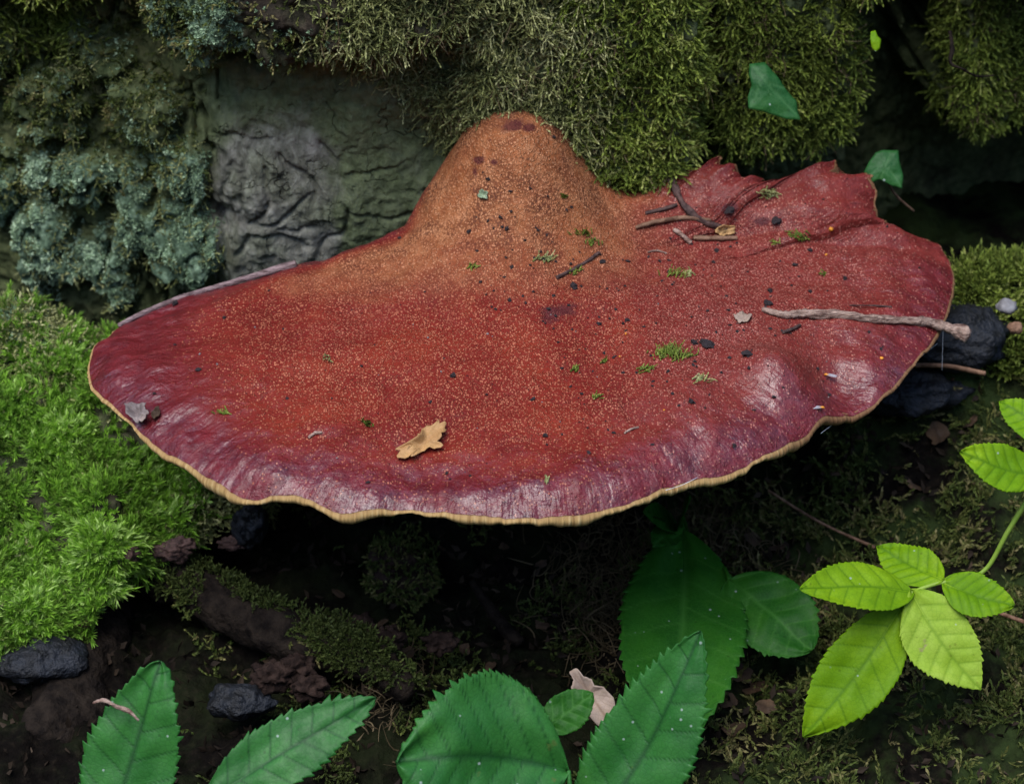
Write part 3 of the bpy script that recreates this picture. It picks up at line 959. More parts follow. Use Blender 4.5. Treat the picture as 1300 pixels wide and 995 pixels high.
a_wet = np.clip(0.12 + np.maximum(sst(0.66, 0.92, t_), 0.7 * sst(0.48, 0.8, t_) * sst(0.055, 0.09, x_)), 0, 1) * (1 - 0.8 * a_tan)
lobe = sst(0.055, 0.075, x_) * sst(0.078, 0.092, y_)
a_wet = a_wet * (1 - 0.55 * lobe)
a_rim = a_rim * (1 - 0.45 * lobe)
suv = np.stack([sarr.ravel(), t_, 0 * t_], -1)
fung = thing('bracket_fungus', 'large glossy red bracket fungus with tan humped neck growing from the trunk', 'fungus', (0.0, 0.05, -0.02))
FL = np.array(fung.location)
obj('cap', make_mesh('cap', Cv - FL, Fc, {'suv': suv, 'tan': a_tan, 'rim': a_rim, 'pink': a_pink, 'stain': a_st, 'pap': a_pap, 'wet': a_wet}), M['cap'], fung)
# pore layer: cream tube edge under the cap margin, then the underside
NP = 3600
ip = np.linspace(0, NS - 1, NP)
i0 = ip.astype(int)
i1 = np.minimum(i0 + 1, NS - 1)
fp = (ip - i0)[:, None]
edge = Cv.reshape(NS, NT, 3)[:, -1]
E = edge[i0] * (1 - fp) + edge[i1] * fp
tg = unit(np.gradient(E, axis=0))
outw = unit(np.stack([-tg[:, 1], tg[:, 0], 0 * tg[:, 0]], -1))
if (outw * (E - np.array([*CEN, 0]))).sum() < 0:
    outw = -outw
sp = np.interp(ip, np.arange(NS), SS)
ridg = noise(np.stack([sp, 0 * sp, 0 * sp], -1), 1150, 3) + 0.6 * noise(np.stack([sp, 0 * sp, 0 * sp], -1), 480, 5)
thick = 0.0034 * (1 + 0.75 * fbm(np.stack([sp, 0 * sp, 0 * sp], -1), 42, 4, 8))
eu = np.interp(ip, np.arange(NS), np.concatenate([u_r, np.full(200, 650.0)]))
ev = np.interp(ip, np.arange(NS), np.concatenate([v_r, np.full(200, 300.0)]))
thick = thick * (1 - 0.35 * sst(1000, 1150, eu)) * (1 - 0.6 * sst(320, 290, ev)) * (1 - 0.4 * sst(200, 130, eu))
prof = [(-0.0012, 0.12, 0.0), (0.0003, -0.12, 0.2), (0.0008, -0.40, 0.8), (0.0006, -0.72, 1.0), (-0.0002, -1.0, 1.0), (-0.0016, -1.15, 0.6), (-0.0032, -1.3, 0.2)]
rows = []
for o, dzp, rg in prof:
    rows.append(E + outw * (o + 0.00042 * rg * ridg)[:, None] + np.array([0, 0, 1.0]) * (thick * dzp + 0.0003 * rg * ridg)[:, None])
lastz = rows[-1][:, 2]
for f, dd in ((0.85, -0.003), (0.6, -0.010), (0.3, -0.016), (0.05, -0.020)):
    rr = np.zeros_like(E)
    rr[:, :2] = CEN + (E[:, :2] - CEN) * f
    kk = int(np.argmin(np.abs(tv - f)))
    cz_ = CZ[:, kk]
    rr[:, 2] = np.minimum(lastz * f + dd, cz_[i0] * (1 - fp[:, 0]) + cz_[i1] * fp[:, 0] - 0.004)
    rows.append(rr)
Pp = np.stack(rows, 1)
Pv = Pp.reshape(-1, 3)
Fp = grid_faces(NP, len(rows), wrap=True)
pn = vnormals(Pv, Fp)
if (pn.reshape(Pp.shape)[:, 3] * outw).sum() < 0:
    Fp = Fp[:, ::-1]
brown = np.repeat(np.clip(sst(930, 1040, eu) + sst(420, 380, ev), 0, 1)[:, None], len(rows), 1)
brown[:, :2] = np.maximum(brown[:, :2], 0.55)
psuv = np.stack([np.repeat(sp[:, None], len(rows), 1), np.broadcast_to(np.arange(len(rows)) * 0.01, Pp.shape[:2]), np.zeros(Pp.shape[:2])], -1).reshape(-1, 3)
obj('pore_layer', make_mesh('pore_layer', Pv - FL, Fp, {'suv': psuv, 'brown': brown.ravel()}), M['pores'], fung)


def on_cap(u, v, lift=0.0):
    d2 = (cU - u) ** 2 + (cV - v) ** 2
    near_ = d2 < 25
    if not near_.any():
        k = int(np.argmin(d2))
    else:
        ids = np.where(near_)[0]
        k = ids[np.argmin(cD[ids])]
        ids = ids[cD[ids] < cD[k] + 0.006]
        k = ids[np.argmin(d2[ids])]
    return Cv[k] + Cn[k] * lift, Cn[k]


PX = 0.000272      # metres per photograph pixel at the bracket

# ================================================================== MOSS, LICHEN
def clump(P, s=40, seed=3):
    return 0.5 + 0.75 * fbm(P, s, 3, seed)


wt = fr * (Tn[:, 1] < 0.35)
inview = sst(-60, -20, tU) * sst(1370, 1320, tU) * sst(-90, -40, tV)
edge_w = np.interp(tU, [330, 400, 440, 520, 560, 600, 640], [10, 62, 84, 118, 172, 215, 250])
nse = 24 * fbm(Tv, 60, 3, 101)
pale = wt * inview * sst(370, 450, tU + nse) * sst(800, 690, tU + nse) * sst(16, -12, tV - edge_w + nse * 0.6) * (tV < 330)
green = wt * inview * sst(690, 790, tU + nse) * sst(330, 250, tV) * sst(0.45, 0.7, ribs.ravel())
green_up = wt * inview * (sst(130, 70, tU + nse) * sst(75, 40, tV + nse)) 
dim = wt * inview * (shelf.ravel() * 0.35 + 0.30 * sst(280, 220, tU) * sst(300, 120, tV) + 0.35 * lmask.ravel() * sst(240, 100, tV)) * (0.4 + sst(-0.2, 0.4, fbm(Tv, 70, 3, 103)))
parts = []
pale = pale * (0.12 + sst(-0.35, 0.1, fbm(Tv, 60, 3, 314)))
P, N = sample(Tv, Ft, pale, 9000, Tn)
parts.append(shoots(P, N, 0.0085, 5, 9, 0.0016, 0.0006, 0.55, (0, -0.25, -0.25), 0.95, 1.7, 0.00024, 1, 0.7, tone=0.6 * clump(P, 45, 5) + 0.5 * clump(P, 150, 27) + 0.05))
P, N = sample(Tv, Ft, pale, 5000, Tn)
parts.append(shoots(P, N, 0.0055, 4, 12, 0.0017, 0.0007, 0.7, (0, -0.1, -0.1), 0.6, 0.8, 0.0002, 2, 1.0, tone=clump(P, 45, 5) - 0.2))
moss_obj('trunk_moss', parts, M['moss_pale'], 'pale olive feathery moss hanging on the trunk above the fungus neck')
P, N = sample(Tv, Ft, wt * inview * lmask.ravel() * sst(-0.1, 0.3, fbm(Tv, 90, 3, 107)), 1500, Tn)
moss_obj('trunk_moss', [shoots(P, N, 0.0042, 3, 6, 0.0012, 0.0006, 0.7, (0, -0.1, -0.2), 1.0, 1.4, 0.0002, 31, 0.8, tone=clump(P, 60, 15) - 0.15)], M['moss_pale'], 'wiry grey green moss between the lichen crusts at left')
parts = []
green = green * (0.10 + sst(-0.35, 0.15, fbm(Tv, 55, 3, 313)))
P, N = sample(Tv, Ft, green, 14000, Tn)
parts.append(shoots(P, N, 0.0075, 4, 12, 0.0019, 0.0008, 0.65, (0, -0.2, -0.40), 0.95, 1.2, 0.0002, 3, 0.7, tone=0.6 * clump(P, 40, 6) + 0.5 * clump(P, 120, 26) - 0.04 - 0.18 * sst(910, 960, proj(P)[0])))
P, N = sample(Tv, Ft, green_up, 1500, Tn)
parts.append(shoots(P, N, 0.008, 4, 12, 0.0020, 0.0008, 0.65, (0, -0.2, -0.10), 0.7, 0.9, 0.0002, 4, 1.0, tone=clump(P, 40, 6) + 0.25))
moss_obj('trunk_moss', parts, M['moss_green'], 'thick green moss on the trunk ribs right of the fungus neck')
P, N = sample(Tv, Ft, dim, 4000, Tn)
moss_obj('trunk_moss', [shoots(P, N, 0.0036, 3, 9, 0.0015, 0.0007, 0.8, (0, -0.1, -0.2), 0.7, 0.7, 0.00018, 5, 1.0, tone=clump(P, 50, 7))], M['moss_dark'], 'thin dark moss film over the rough bark at upper left')
lw_ = wt * inview * at_lich * (0.02 + sst(-0.15, 0.35, fbm(Tv, 110, 3, 104)))
P, N = sample(Tv, Ft, lw_, 11000, Tn)
moss_obj('crust_lichen', [shoots(P, N, 0.0008, 1, 5, 0.0011, 0.0009, 1.35, (0, -0.1, 0.1), 0.8, 0.4, 0, 6, 1.0, 0.5, tone=0.6 * clump(P, 60, 8) + 0.5 * clump(P, 230, 18) - 0.1 + 0.35 * sst(160, 330, proj(P)[1]) * sst(200, 100, proj(P)[0]) - 0.02)], M['lichen'], 'teal grey crumbly lichen on the bark lumps at left', 'lichen')
P, N = sample(Tv, Ft, (pale + green) * (0.02 + sst(-0.05, 0.35, fbm(Tv, 50, 3, 108))), 2200, Tn)
moss_obj('dry_strands', [shoots(P, N, 0.009, 5, 4, 0.0014, 0.0006, 0.6, (0, -0.3, -0.5), 1.0, 1.6, 0.00026, 33, 0.8)], M['rootlet'], 'dead brown strands hanging among the trunk moss', 'moss')
# the bright shoulder
rin = sst(-60, -20, rU) * sst(850, 840, rV)
vis = (RW.ravel() < 1.02) * 1.0
nr = 30 * fbm(Rv, 40, 3, 111)
gap = sst(-0.36, 0.05, fbm(Rv, 46, 4, 113))
bri = rin * vis * sst(385, 500, rV + 1.6 * nr + 0.25 * (130 - rU)) * (0.05 + gap) * sst(285, 190, rU)
bri_up = rin * vis * sst(520, 410, rV + 1.6 * nr)
parts = []
P, N = sample(Rv, Fr, bri, 8500, Rn)
toneb = 0.7 * clump(P, 36, 9) + 0.55 * clump(P, 130, 29) - 0.12
parts.append(shoots(P, unit(N + np.array([0, -0.1, 0.5])), 0.0062, 4, 20, 0.0030, 0.00062, 0.85, (0, -0.05, 0.1), 0.7, 0.6, 0.00022, 7, 1.0, tone=toneb))
moss_obj('shoulder_moss', parts, M['moss_bright'], 'bright green spiky moss cushion left of the fungus')
P, N = sample(Rv, Fr, bri_up + 0.25 * bri * sst(0.05, 0.35, fbm(Rv, 50, 3, 117)) + 0.9 * rin * vis * sst(200, 260, rU), 4500, Rn)
moss_obj('shoulder_moss', [shoots(P, N, 0.006, 4, 10, 0.0018, 0.0008, 0.7, (0, -0.1, -0.05), 0.8, 1.2, 0.0002, 8, 1.0, tone=clump(P, 45, 10) + 0.1)], M['moss_pale'], 'greyish wiry moss between the lichened bark and the bright cushion')
P, N = sample(Rv, Fr, rin * vis * sst(455, 400, rV + nr), 1800, Rn)
moss_obj('crust_lichen', [shoots(P, N, 0.0016, 1, 5, 0.0017, 0.0013, 1.15, (0, -0.1, 0.1), 0.7, 0.4, 0, 9, 1.0, 0.5, tone=clump(P, 60, 11))], M['lichen'], 'scattered pale teal lichen along the top of the mossy shoulder', 'lichen')
# ground moss on the right
Gn = vnormals(Pg, Fg)
if Gn[:, 2].mean() < 0:
    Gn = -Gn
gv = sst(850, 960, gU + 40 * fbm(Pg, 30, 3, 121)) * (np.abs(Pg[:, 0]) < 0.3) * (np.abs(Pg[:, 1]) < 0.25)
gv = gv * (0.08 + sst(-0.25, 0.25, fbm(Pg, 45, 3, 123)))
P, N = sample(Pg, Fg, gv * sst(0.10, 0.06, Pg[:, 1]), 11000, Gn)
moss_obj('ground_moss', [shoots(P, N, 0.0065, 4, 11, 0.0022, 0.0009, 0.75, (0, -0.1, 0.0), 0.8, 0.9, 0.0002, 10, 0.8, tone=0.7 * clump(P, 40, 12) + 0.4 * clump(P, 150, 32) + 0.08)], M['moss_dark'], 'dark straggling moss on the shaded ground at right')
P, N = sample(Pg, Fg, (Pg[:, 0] > 0.05) * sst(1120, 1160, gU) * sst(0.090, 0.104, Pg[:, 1]) * (Pg[:, 1] < 0.128) * (Pg[:, 0] < 0.225) * (0.05 + sst(-0.2, 0.2, fbm(Pg, 45, 3, 127))), 3200, Gn)
moss_obj('ledge_moss', [shoots(P, N, 0.0085, 4, 14, 0.0026, 0.0009, 0.7, (0, -0.1, 0.1), 0.5, 0.6, 0.00022, 11, 1.0, tone=0.6 * clump(P, 40, 13) + 0.4 * clump(P, 150, 34) - 0.05)], M['moss_green'], 'green moss tuft on the bank behind the right lobe of the fungus')

# ================================================================== LEAF BUILDERS
def blade(name, base, tip, width, nrm, material, parent, p=0.85, q=0.85, teeth=20, tooth=0.07, fold=0.12, droop=0.06, side=0.0, veins=7, tooth_q=1.0, seed=0, midrib=True, twist=0.0, org=None, bite=None):
    base, tip, nrm = np.asarray(base, float), np.asarray(tip, float), np.asarray(nrm, float)
    L = np.linalg.norm(tip - base)
    ex = (tip - base) / L
    ey = unit(np.cross(nrm, ex))
    ez = np.cross(ex, ey)
    ns, nw = 300, 25
    s = np.linspace(0, 1, ns)
    a = np.linspace(-1, 1, nw)
    S, A = np.meshgrid(s, a, indexing='ij')
    prof = np.sin(math.pi * np.clip(S, 0, 1) ** p) ** q
    prof = np.maximum(prof, 0.012 * (1 - S))
    r = np.random.default_rng(seed)
    ph = np.where(A > 0, 0.0, 0.37)
    sw = (S * teeth + ph + 0.35 * noise(np.stack([S * 5, np.sign(A) * 3.3, S * 0 + seed], -1), 1.0, seed)) % 1.0
    saw = np.where(sw < 0.75, sw / 0.75, (1 - sw) / 0.25)
    saw = saw * (0.60 + 0.9 * noise(np.stack([np.floor(S * teeth) * 0.77, np.sign(A), S * 0], -1), 1.0, seed + 5))
    e = np.clip((np.abs(A) - 0.86) / 0.14, 0, 1)
    W = width / 2
    yy = A * W * prof
    shift = saw * tooth * W * e * np.clip(prof * 1.6, 0, 1)
    yy = yy + np.sign(A) * (shift - tooth * 0.5 * W * e * np.clip(prof * 1.6, 0, 1))
    xx = S * L + shift * 0.9
    wob = 1 + 0.05 * noise(np.stack([S * 4, A * 1.2, S * 0], -1), 1.0, seed + 2)
    yy = yy * wob
    bend = side * L * np.sin(S * math.pi)
    c = S - 0.30 * np.abs(A) * prof * (W / L) * 2.0
    ph2 = c * veins + np.where(A > 0, 0.0, 0.45)
    dist = np.abs(ph2 - np.round(ph2)) / veins * L
    vein = 1.5 * np.exp(-(dist / (0.00040)) ** 2) * (np.abs(A) < 0.93) * (S > 0.04)
    mid = np.exp(-(yy / 0.00055) ** 2)
    quilt = np.cos(2 * math.pi * ph2)
    zz_ = fold * np.abs(yy) - droop * L * (S - 0.15) ** 2 - 0.00022 * quilt * np.clip(np.abs(A) * 3, 0, 1) * np.clip(1.1 - np.abs(A), 0, 1) + 0.13 * W * noise(np.stack([S * 3, A * 1.5, S * 0 + 2], -1), 1.0, seed + 3)
    zz_ = zz_ + twist * yy * (S - 0.4) - 0.12 * fold * (np.abs(A) ** 3) * W
    Vw = base + ex * xx[..., None] + ey * (yy + bend)[..., None] + ez * zz_[..., None]
    F = grid_faces(ns, nw)
    if bite is not None:
        cs, ca, rr = bite
        c3 = (((S - cs) * L) ** 2 + (yy - ca * W) ** 2) * (1 + 0.9 * fbm(np.stack([S * L, yy, 0 * S], -1), 260, 3, seed)) ** 2
        keepv = (c3 > rr ** 2).ravel()
        F = F[keepv[F].all(1)]
    org = np.zeros(3) if org is None else np.asarray(org)
    o = obj(name, make_mesh(name, (Vw - org).reshape(-1, 3), F, {'vein': np.clip(vein * 0.55 + mid, 0, 1).ravel()}), material, parent)
    md = o.modifiers.new('thickness', 'SOLIDIFY')
    md.thickness = 0.00035
    md.offset = -1
    if midrib:
        k = np.linspace(0, ns - 6, 14).astype(int)
        pts = (Vw[k, nw // 2] - ez * 0.0004) - org
        V, Fm = tube(pts, np.linspace(0.00055, 0.00015, 14), 6, sub=2)
        obj('midrib', make_mesh('midrib', V, Fm), material, o)
    return o


def flat_piece(pxpts, plane_y=None, plane_z=None, nrm=(0, -0.5, 0.85), curl=0.1, seed=0, vein_lines=None, rings=9, n=110, jag=0.0):
    """leaf blade grown from its measured outline, domed and crinkled; returns world verts, faces, vein"""
    c2 = np.mean(pxpts, axis=0)
    C = at(*c2, y=plane_y, z=plane_z)
    nrm = unit(np.asarray(nrm, float))
    pts = np.asarray(pxpts + [pxpts[0]], float)
    cl = np.concatenate([[0], np.cumsum(np.hypot(*np.diff(pts, axis=0).T))])
    t = np.linspace(0, cl[-1], n + 1)[:-1]
    ou, ov = np.interp(t, cl, pts[:, 0]), np.interp(t, cl, pts[:, 1])
    if jag:
        ou += jag * noise(np.stack([t / 5, t * 0, t * 0], -1), 1, seed)
        ov += jag * noise(np.stack([t / 5, t * 0 + 5, t * 0], -1), 1, seed)
    O = []
    for a, b in zip(ou, ov):
        d = ray(a, b)
        k = ((C - CAM) @ nrm) / (d @ nrm)
        O.append(CAM + d * k)
    O = np.array(O)
    k = np.linspace(0, 1, rings)
    Vw = C + (O - C)[:, None] * k[None, :, None]
    size = np.linalg.norm(O - C, axis=1).max()
    off = -curl * size * k[None] ** 2 * np.ones((n, 1)) + 0.10 * size * fbm(Vw / size, 1.2, 3, seed)
    Vw = Vw + nrm * off[..., None]
    uu, vv, _ = proj(Vw)
    vein = np.zeros(uu.shape)
    for ln in (vein_lines or []):
        vein = np.maximum(vein, np.exp(-(seg_dist(uu, vv, ln) / 1.6) ** 2))
    return Vw.reshape(-1, 3), grid_faces(n, rings, wrap=True), vein.ravel()


def piece_obj(name, pxpts, material, label, category, group=None, **k):
    V, F, vein = flat_piece(pxpts, **k)
    c = V.mean(0)
    o = obj(name, make_mesh(name, V - c, F, {'vein': vein}), material, None, label, category, group)
    o.location = c
    md = o.modifiers.new('thickness', 'SOLIDIFY')
    md.thickness = 0.0004
    return o


# ---- lime seedling at the right
TOCAM = -FWD
sp_o = at(1230, 1010, z=-0.105)
plant = thing('seedling', 'yellow green seedling with toothed leaflets at lower right', 'plant', sp_o)


def pt(u, v, y):
    return at(u, v, y=y)


ly = -0.045
for (nm, mt, b, t, w, nrm, kw) in [
    ('leaflet', 'leaf_lime', pt(1158, 752, ly), pt(1019, 744, ly - 0.012), 76, (0.05, -0.35, 0.95), dict(p=0.80, q=0.72, seed=1, fold=0.10, side=-0.03, teeth=19)),
    ('leaflet', 'leaf_lime', pt(1197, 736, ly + 0.004), pt(1114, 691, ly + 0.022), 62, (-0.1, -0.35, 0.9), dict(p=0.80, q=0.70, seed=2, fold=0.16, side=0.04, teeth=16)),
    ('leaflet', 'leaf_lime', pt(1156, 751, ly), pt(1020, 935, ly - 0.028), 96, (0.1, -0.6, 0.8), dict(p=1.05, q=0.85, seed=3, fold=0.14, side=0.03, teeth=22)),
    ('leaflet', 'leaf_lime_pale', pt(1156, 748, ly), pt(1246, 874, ly - 0.024), 94, (-0.15, -0.5, 0.85), dict(p=0.85, q=0.78, seed=4, fold=0.12, side=-0.05, teeth=22)),
    ('leaflet', 'leaf_lime', pt(1196, 738, ly + 0.004), pt(1287, 766, ly - 0.006), 66, (0.05, -0.4, 0.9), dict(p=0.85, q=0.68, seed=5, fold=0.10, side=-0.06, teeth=16)),
    ('leaflet', 'leaf_lime', pt(1322, 604, ly + 0.012), pt(1222, 572, ly + 0.010), 66, (0.0, -0.5, 0.85), dict(p=0.85, q=0.68, seed=6, fold=0.10, side=0.06, teeth=18)),
    ('leaflet', 'leaf_lime', pt(1350, 560, ly + 0.016), pt(1270, 508, ly + 0.03), 60, (0.0, -0.5, 0.85), dict(p=0.80, q=0.68, seed=7, fold=0.10, teeth=18)),
]:
    blade(nm, b, t, w * PX * 0.98, nrm, M[mt], plant, org=sp_o, droop=0.05, **kw)
st_px = [(1157, 750, ly), (1176, 743, ly + 0.002), (1198, 737, ly + 0.004), (1228, 733, ly + 0.006), (1254, 718, ly + 0.008), (1278, 676, ly + 0.010), (1300, 640, ly + 0.012), (1322, 604, ly + 0.012), (1350, 560, ly + 0.016)]
V, F = tube(np.array([at(a, b, y=c) - np.array([0, 0, 0.0006]) for a, b, c in st_px]) - sp_o, [0.0006, 0.0007, 0.0007, 0.0007, 0.0008, 0.0009, 0.0009, 0.0009, 0.0007], 8, 0.08)
obj('leaf_stalk', make_mesh('leaf_stalk', V, F), M['stem_lime'], plant)
V, F = tube(np.array([at(1322, 604, y=ly + 0.012), at(1400, 640, y=ly + 0.0), at(1430, 760, y=ly - 0.01), at(1420, 900, y=ly - 0.01), at(1400, 1040, y=-0.07)]) - sp_o, [0.0009, 0.0012, 0.0014, 0.0016, 0.0018], 8, 0.08)
obj('stem', make_mesh('stem', V, F), M['stem_lime'], plant)
# a thin brown stalk behind the lime leaflets
V, F = tube([at(1236, 765, y=0.0), at(1262, 775, y=-0.01), at(1300, 789, y=-0.02), at(1340, 800, y=-0.03)], 0.0008, 8, 0.2, 3)
o = obj('twig', make_mesh('twig', V, F), M['twig_brown'], None, 'thin brown stalk behind the lime leaflets at the right edge', 'twig')

# ---- broad green leaves in front and in the hollow; each grows on its own stalk
def leaf_plant(label, base, tip, w, nrm, mt, stalk_to, **kw):
    o_ = np.array(stalk_to, float)
    pl = thing('leafy_sprig', label, 'leaf', o_)
    blade('blade', base, tip, w * PX, nrm, M[mt], pl, org=o_, **kw)
    b = np.asarray(base)
    V, F = tube(np.array([b, b * 0.7 + o_ * 0.3 + np.array([0, 0, 0.006]), b * 0.3 + o_ * 0.7 + np.array([0, 0, 0.004]), o_]) - o_, [0.0007, 0.0008, 0.001, 0.0011], 7, 0.1)
    obj('leaf_stalk', make_mesh('leaf_stalk', V, F), M[mt], pl)
    return pl


leaf_plant('broad dark green leaf in the shade right of centre', at(868, 672, y=0.03), at(846, 948, y=-0.085), 168, (0.0, -0.55, 0.8), 'leaf_dark', (0.062, 0.055, -0.105), p=0.92, q=0.72, teeth=22, tooth=0.09, fold=0.10, droop=0.05, side=0.02, veins=8, seed=11)
leaf_plant('rounded dark green leaf beside the broad shaded leaf', at(925, 735, y=0.0), at(1030, 822, y=-0.03), 118, (0.1, -0.55, 0.8), 'leaf_dark', (0.075, 0.03, -0.105), p=0.9, q=0.55, teeth=18, tooth=0.07, fold=0.06, droop=0.05, veins=6, seed=12)
leaf_plant('small dark leaflet just under the fungus rim at right', at(862, 668, y=0.035), at(822, 648, y=0.02), 46, (0.0, -0.5, 0.85), 'leaf_dark', (0.066, 0.06, -0.105), p=0.9, q=0.7, teeth=10, veins=5, seed=13)
leaf_plant('small dark leaflet above the broad shaded leaf, turned right', at(862, 668, y=0.034), at(872, 630, y=0.02), 44, (0.0, -0.5, 0.85), 'leaf_dark', (0.068, 0.06, -0.105), p=0.9, q=0.7, teeth=10, veins=5, seed=14)
leaf_plant('small dark leaflet hanging below the two under the rim', at(862, 668, y=0.034), at(830, 690, y=0.015), 40, (0.0, -0.5, 0.85), 'leaf_dark', (0.067, 0.061, -0.105), p=0.9, q=0.7, teeth=10, veins=5, seed=15)
leaf_plant('pointed green leaf standing in front of the broad dark leaf', at(735, 1075, y=-0.125), at(888, 802, y=-0.100), 128, (-0.2, -0.7, 0.7), 'leaf_mid', (0.03, -0.13, -0.112), p=0.80, q=0.78, teeth=26, tooth=0.13, fold=0.10, droop=0.02, side=-0.04, veins=8, seed=16)
leaf_plant('wide green toothed leaf at the bottom centre', at(722, 978, y=-0.12), at(505, 968, y=-0.135), 200, (0.0, -0.75, 0.66), 'leaf_mid', (0.02, -0.135, -0.112), p=0.95, q=0.66, teeth=26, tooth=0.10, fold=0.10, droop=0.03, side=-0.06, veins=8, seed=17)
leaf_plant('narrow green leaf tip at the bottom, left of centre', at(262, 1015, y=-0.13), at(476, 884, y=-0.11), 84, (0.0, -0.6, 0.75), 'leaf_mid', (-0.09, -0.135, -0.112), p=0.85, q=0.75, teeth=20, tooth=0.16, fold=0.12, droop=0.04, veins=8, seed=18)
leaf_plant('green leaf with a pale dry scrap at the lower left', at(140, 1060, y=-0.13), at(202, 840, y=-0.105), 118, (-0.1, -0.75, 0.65), 'leaf_mid', (-0.125, -0.135, -0.112), p=0.7, q=0.6, teeth=18, tooth=0.12, fold=0.08, droop=0.03, veins=6, seed=19)
sprig = [o for o in COL.objects if o.name.startswith('leafy_sprig')][-1]
V, F = tube(np.array([at(118, 892, y=-0.112), at(132, 889, y=-0.112), at(146, 895, y=-0.113), at(162, 901, y=-0.115), at(176, 914, y=-0.118)]) - np.array(sprig.location), np.array([1.5, 3.0, 2.2, 2.8, 1.2]) * PX, 10, 0.5, 4)
obj('dry_edge', make_mesh('dry_edge', V, F), M['twig_pale'], sprig, 'pale dry curled scrap on the leaf')
leaf_plant('small dark green leaf beside the curled dead leaf', at(690, 925, y=-0.09), at(752, 880, y=-0.085), 52, (0.0, -0.6, 0.75), 'leaf_dark', (0.01, -0.10, -0.112), p=0.9, q=0.6, teeth=12, veins=5, seed=20)

# ---- ivy
piece_obj('ivy_leaf', [(953, 80), (972, 78), (984, 92), (998, 112), (1012, 128), (1017, 152), (1000, 151), (982, 145), (966, 140), (952, 137), (951, 122), (955, 108), (952, 94)], M['leaf_ivy'], 'pointed ivy leaf on the mossy trunk right of the neck', 'leaf',
          plane_y=0.10, nrm=(0.15, -0.8, 0.6), curl=0.08, seed=5, vein_lines=[[(954, 82), (984, 118), (1015, 150)], [(968, 98), (954, 135)], [(975, 105), (996, 112)]])
piece_obj('ivy_leaf', [(1112, 193), (1120, 190), (1141, 190), (1142, 204), (1147, 222), (1146, 239), (1132, 235), (1118, 227), (1108, 231), (1096, 229), (1098, 216), (1104, 204)], M['leaf_ivy'], 'lobed ivy leaf just above the right end of the fungus', 'leaf',
          plane_y=0.12, nrm=(0.0, -0.75, 0.65), curl=0.10, seed=6, vein_lines=[[(1128, 200), (1118, 226)], [(1122, 206), (1145, 238)], [(1120, 208), (1098, 228)]])
piece_obj('ivy_leaf', [(1106, 40), (1112, 38), (1115, 46), (1119, 50), (1117, 62), (1112, 66), (1107, 60), (1105, 50)], M['leaf_lime'], 'tiny yellow green leaf on the trunk at upper right', 'leaf', plane_y=0.108, nrm=(0.1, -0.8, 0.6), seed=7, rings=5, n=40)
for a in ([at(1122, 215, y=0.121), at(1135, 245, y=0.125), at(1160, 268, y=0.13)],):
    V, F = tube(a, 0.0005, 6, 0.1)
    obj('ivy_stalk', make_mesh('ivy_stalk', V, F), M['twig_brown'], None, 'thin stalk below the lobed ivy leaf', 'stalk')
V, F = tube([at(1206, 40, y=0.13), at(1209, 62, y=0.125), at(1207, 80, y=0.12), at(1222, 88, y=0.12), at(1240, 97, y=0.125), at(1262, 96, y=0.13)], [0.0007, 0.0009, 0.0007, 0.0004, 0.0004, 0.0003], 7, 0.35, 4)
obj('dry_tendril', make_mesh('dry_tendril', V, F), M['root'], None, 'pale dry tendril crossing the black hollow at upper right', 'tendril')

# ---- dead leaves
piece_obj('dead_leaf', [(722, 852), (730, 847), (738, 858), (750, 862), (752, 870), (765, 872), (778, 886), (781, 900), (776, 925), (758, 920), (745, 905), (740, 892), (726, 890), (735, 882), (724, 872), (728, 862)], M['leaf_pale'], 'pale curled dead leaf between the green leaves at the bottom', 'dead leaf',
          plane_y=-0.07, nrm=(0.1, -0.8, 0.6), curl=-0.15, seed=8, jag=1.5, vein_lines=[[(724, 850), (748, 878), (772, 915)]])
lit = np.random.default_rng(77)
lit_spots = [(455, 820, 13), (480, 800, 12), (520, 835, 12), (352, 848, 13), (372, 858, 14), (345, 872, 12), (400, 868, 12), (560, 770, 8), (690, 800, 10), (745, 790, 9), (870, 640, 9), (905, 655, 9), (955, 690, 10), (985, 700, 11),
             (940, 860, 14), (960, 880, 14), (920, 895, 12), (975, 905, 12), (690, 720, 7), (560, 700, 6), (470, 660, 6), (1160, 620, 10), (1045, 575, 10), (1060, 600, 9), (1190, 560, 14), (1230, 545, 13), (980, 620, 9),
             (1010, 640, 8), (620, 850, 8), (480, 880, 12), (505, 890, 11), (640, 700, 6), (740, 700, 6), (430, 760, 8), (590, 830, 9), (660, 850, 9), (930, 930, 12), (1240, 620, 9), (1120, 640, 8), (1090, 560, 8)]


def ground_hit(u, v):
    d2 = (gU - u) ** 2 + (gV - v) ** 2
    m = np.abs(Pg[:, 0]) < 0.4
    k = int(np.argmin(np.where(m, d2, 1e9)))
    return Pg[k], Gn[k]


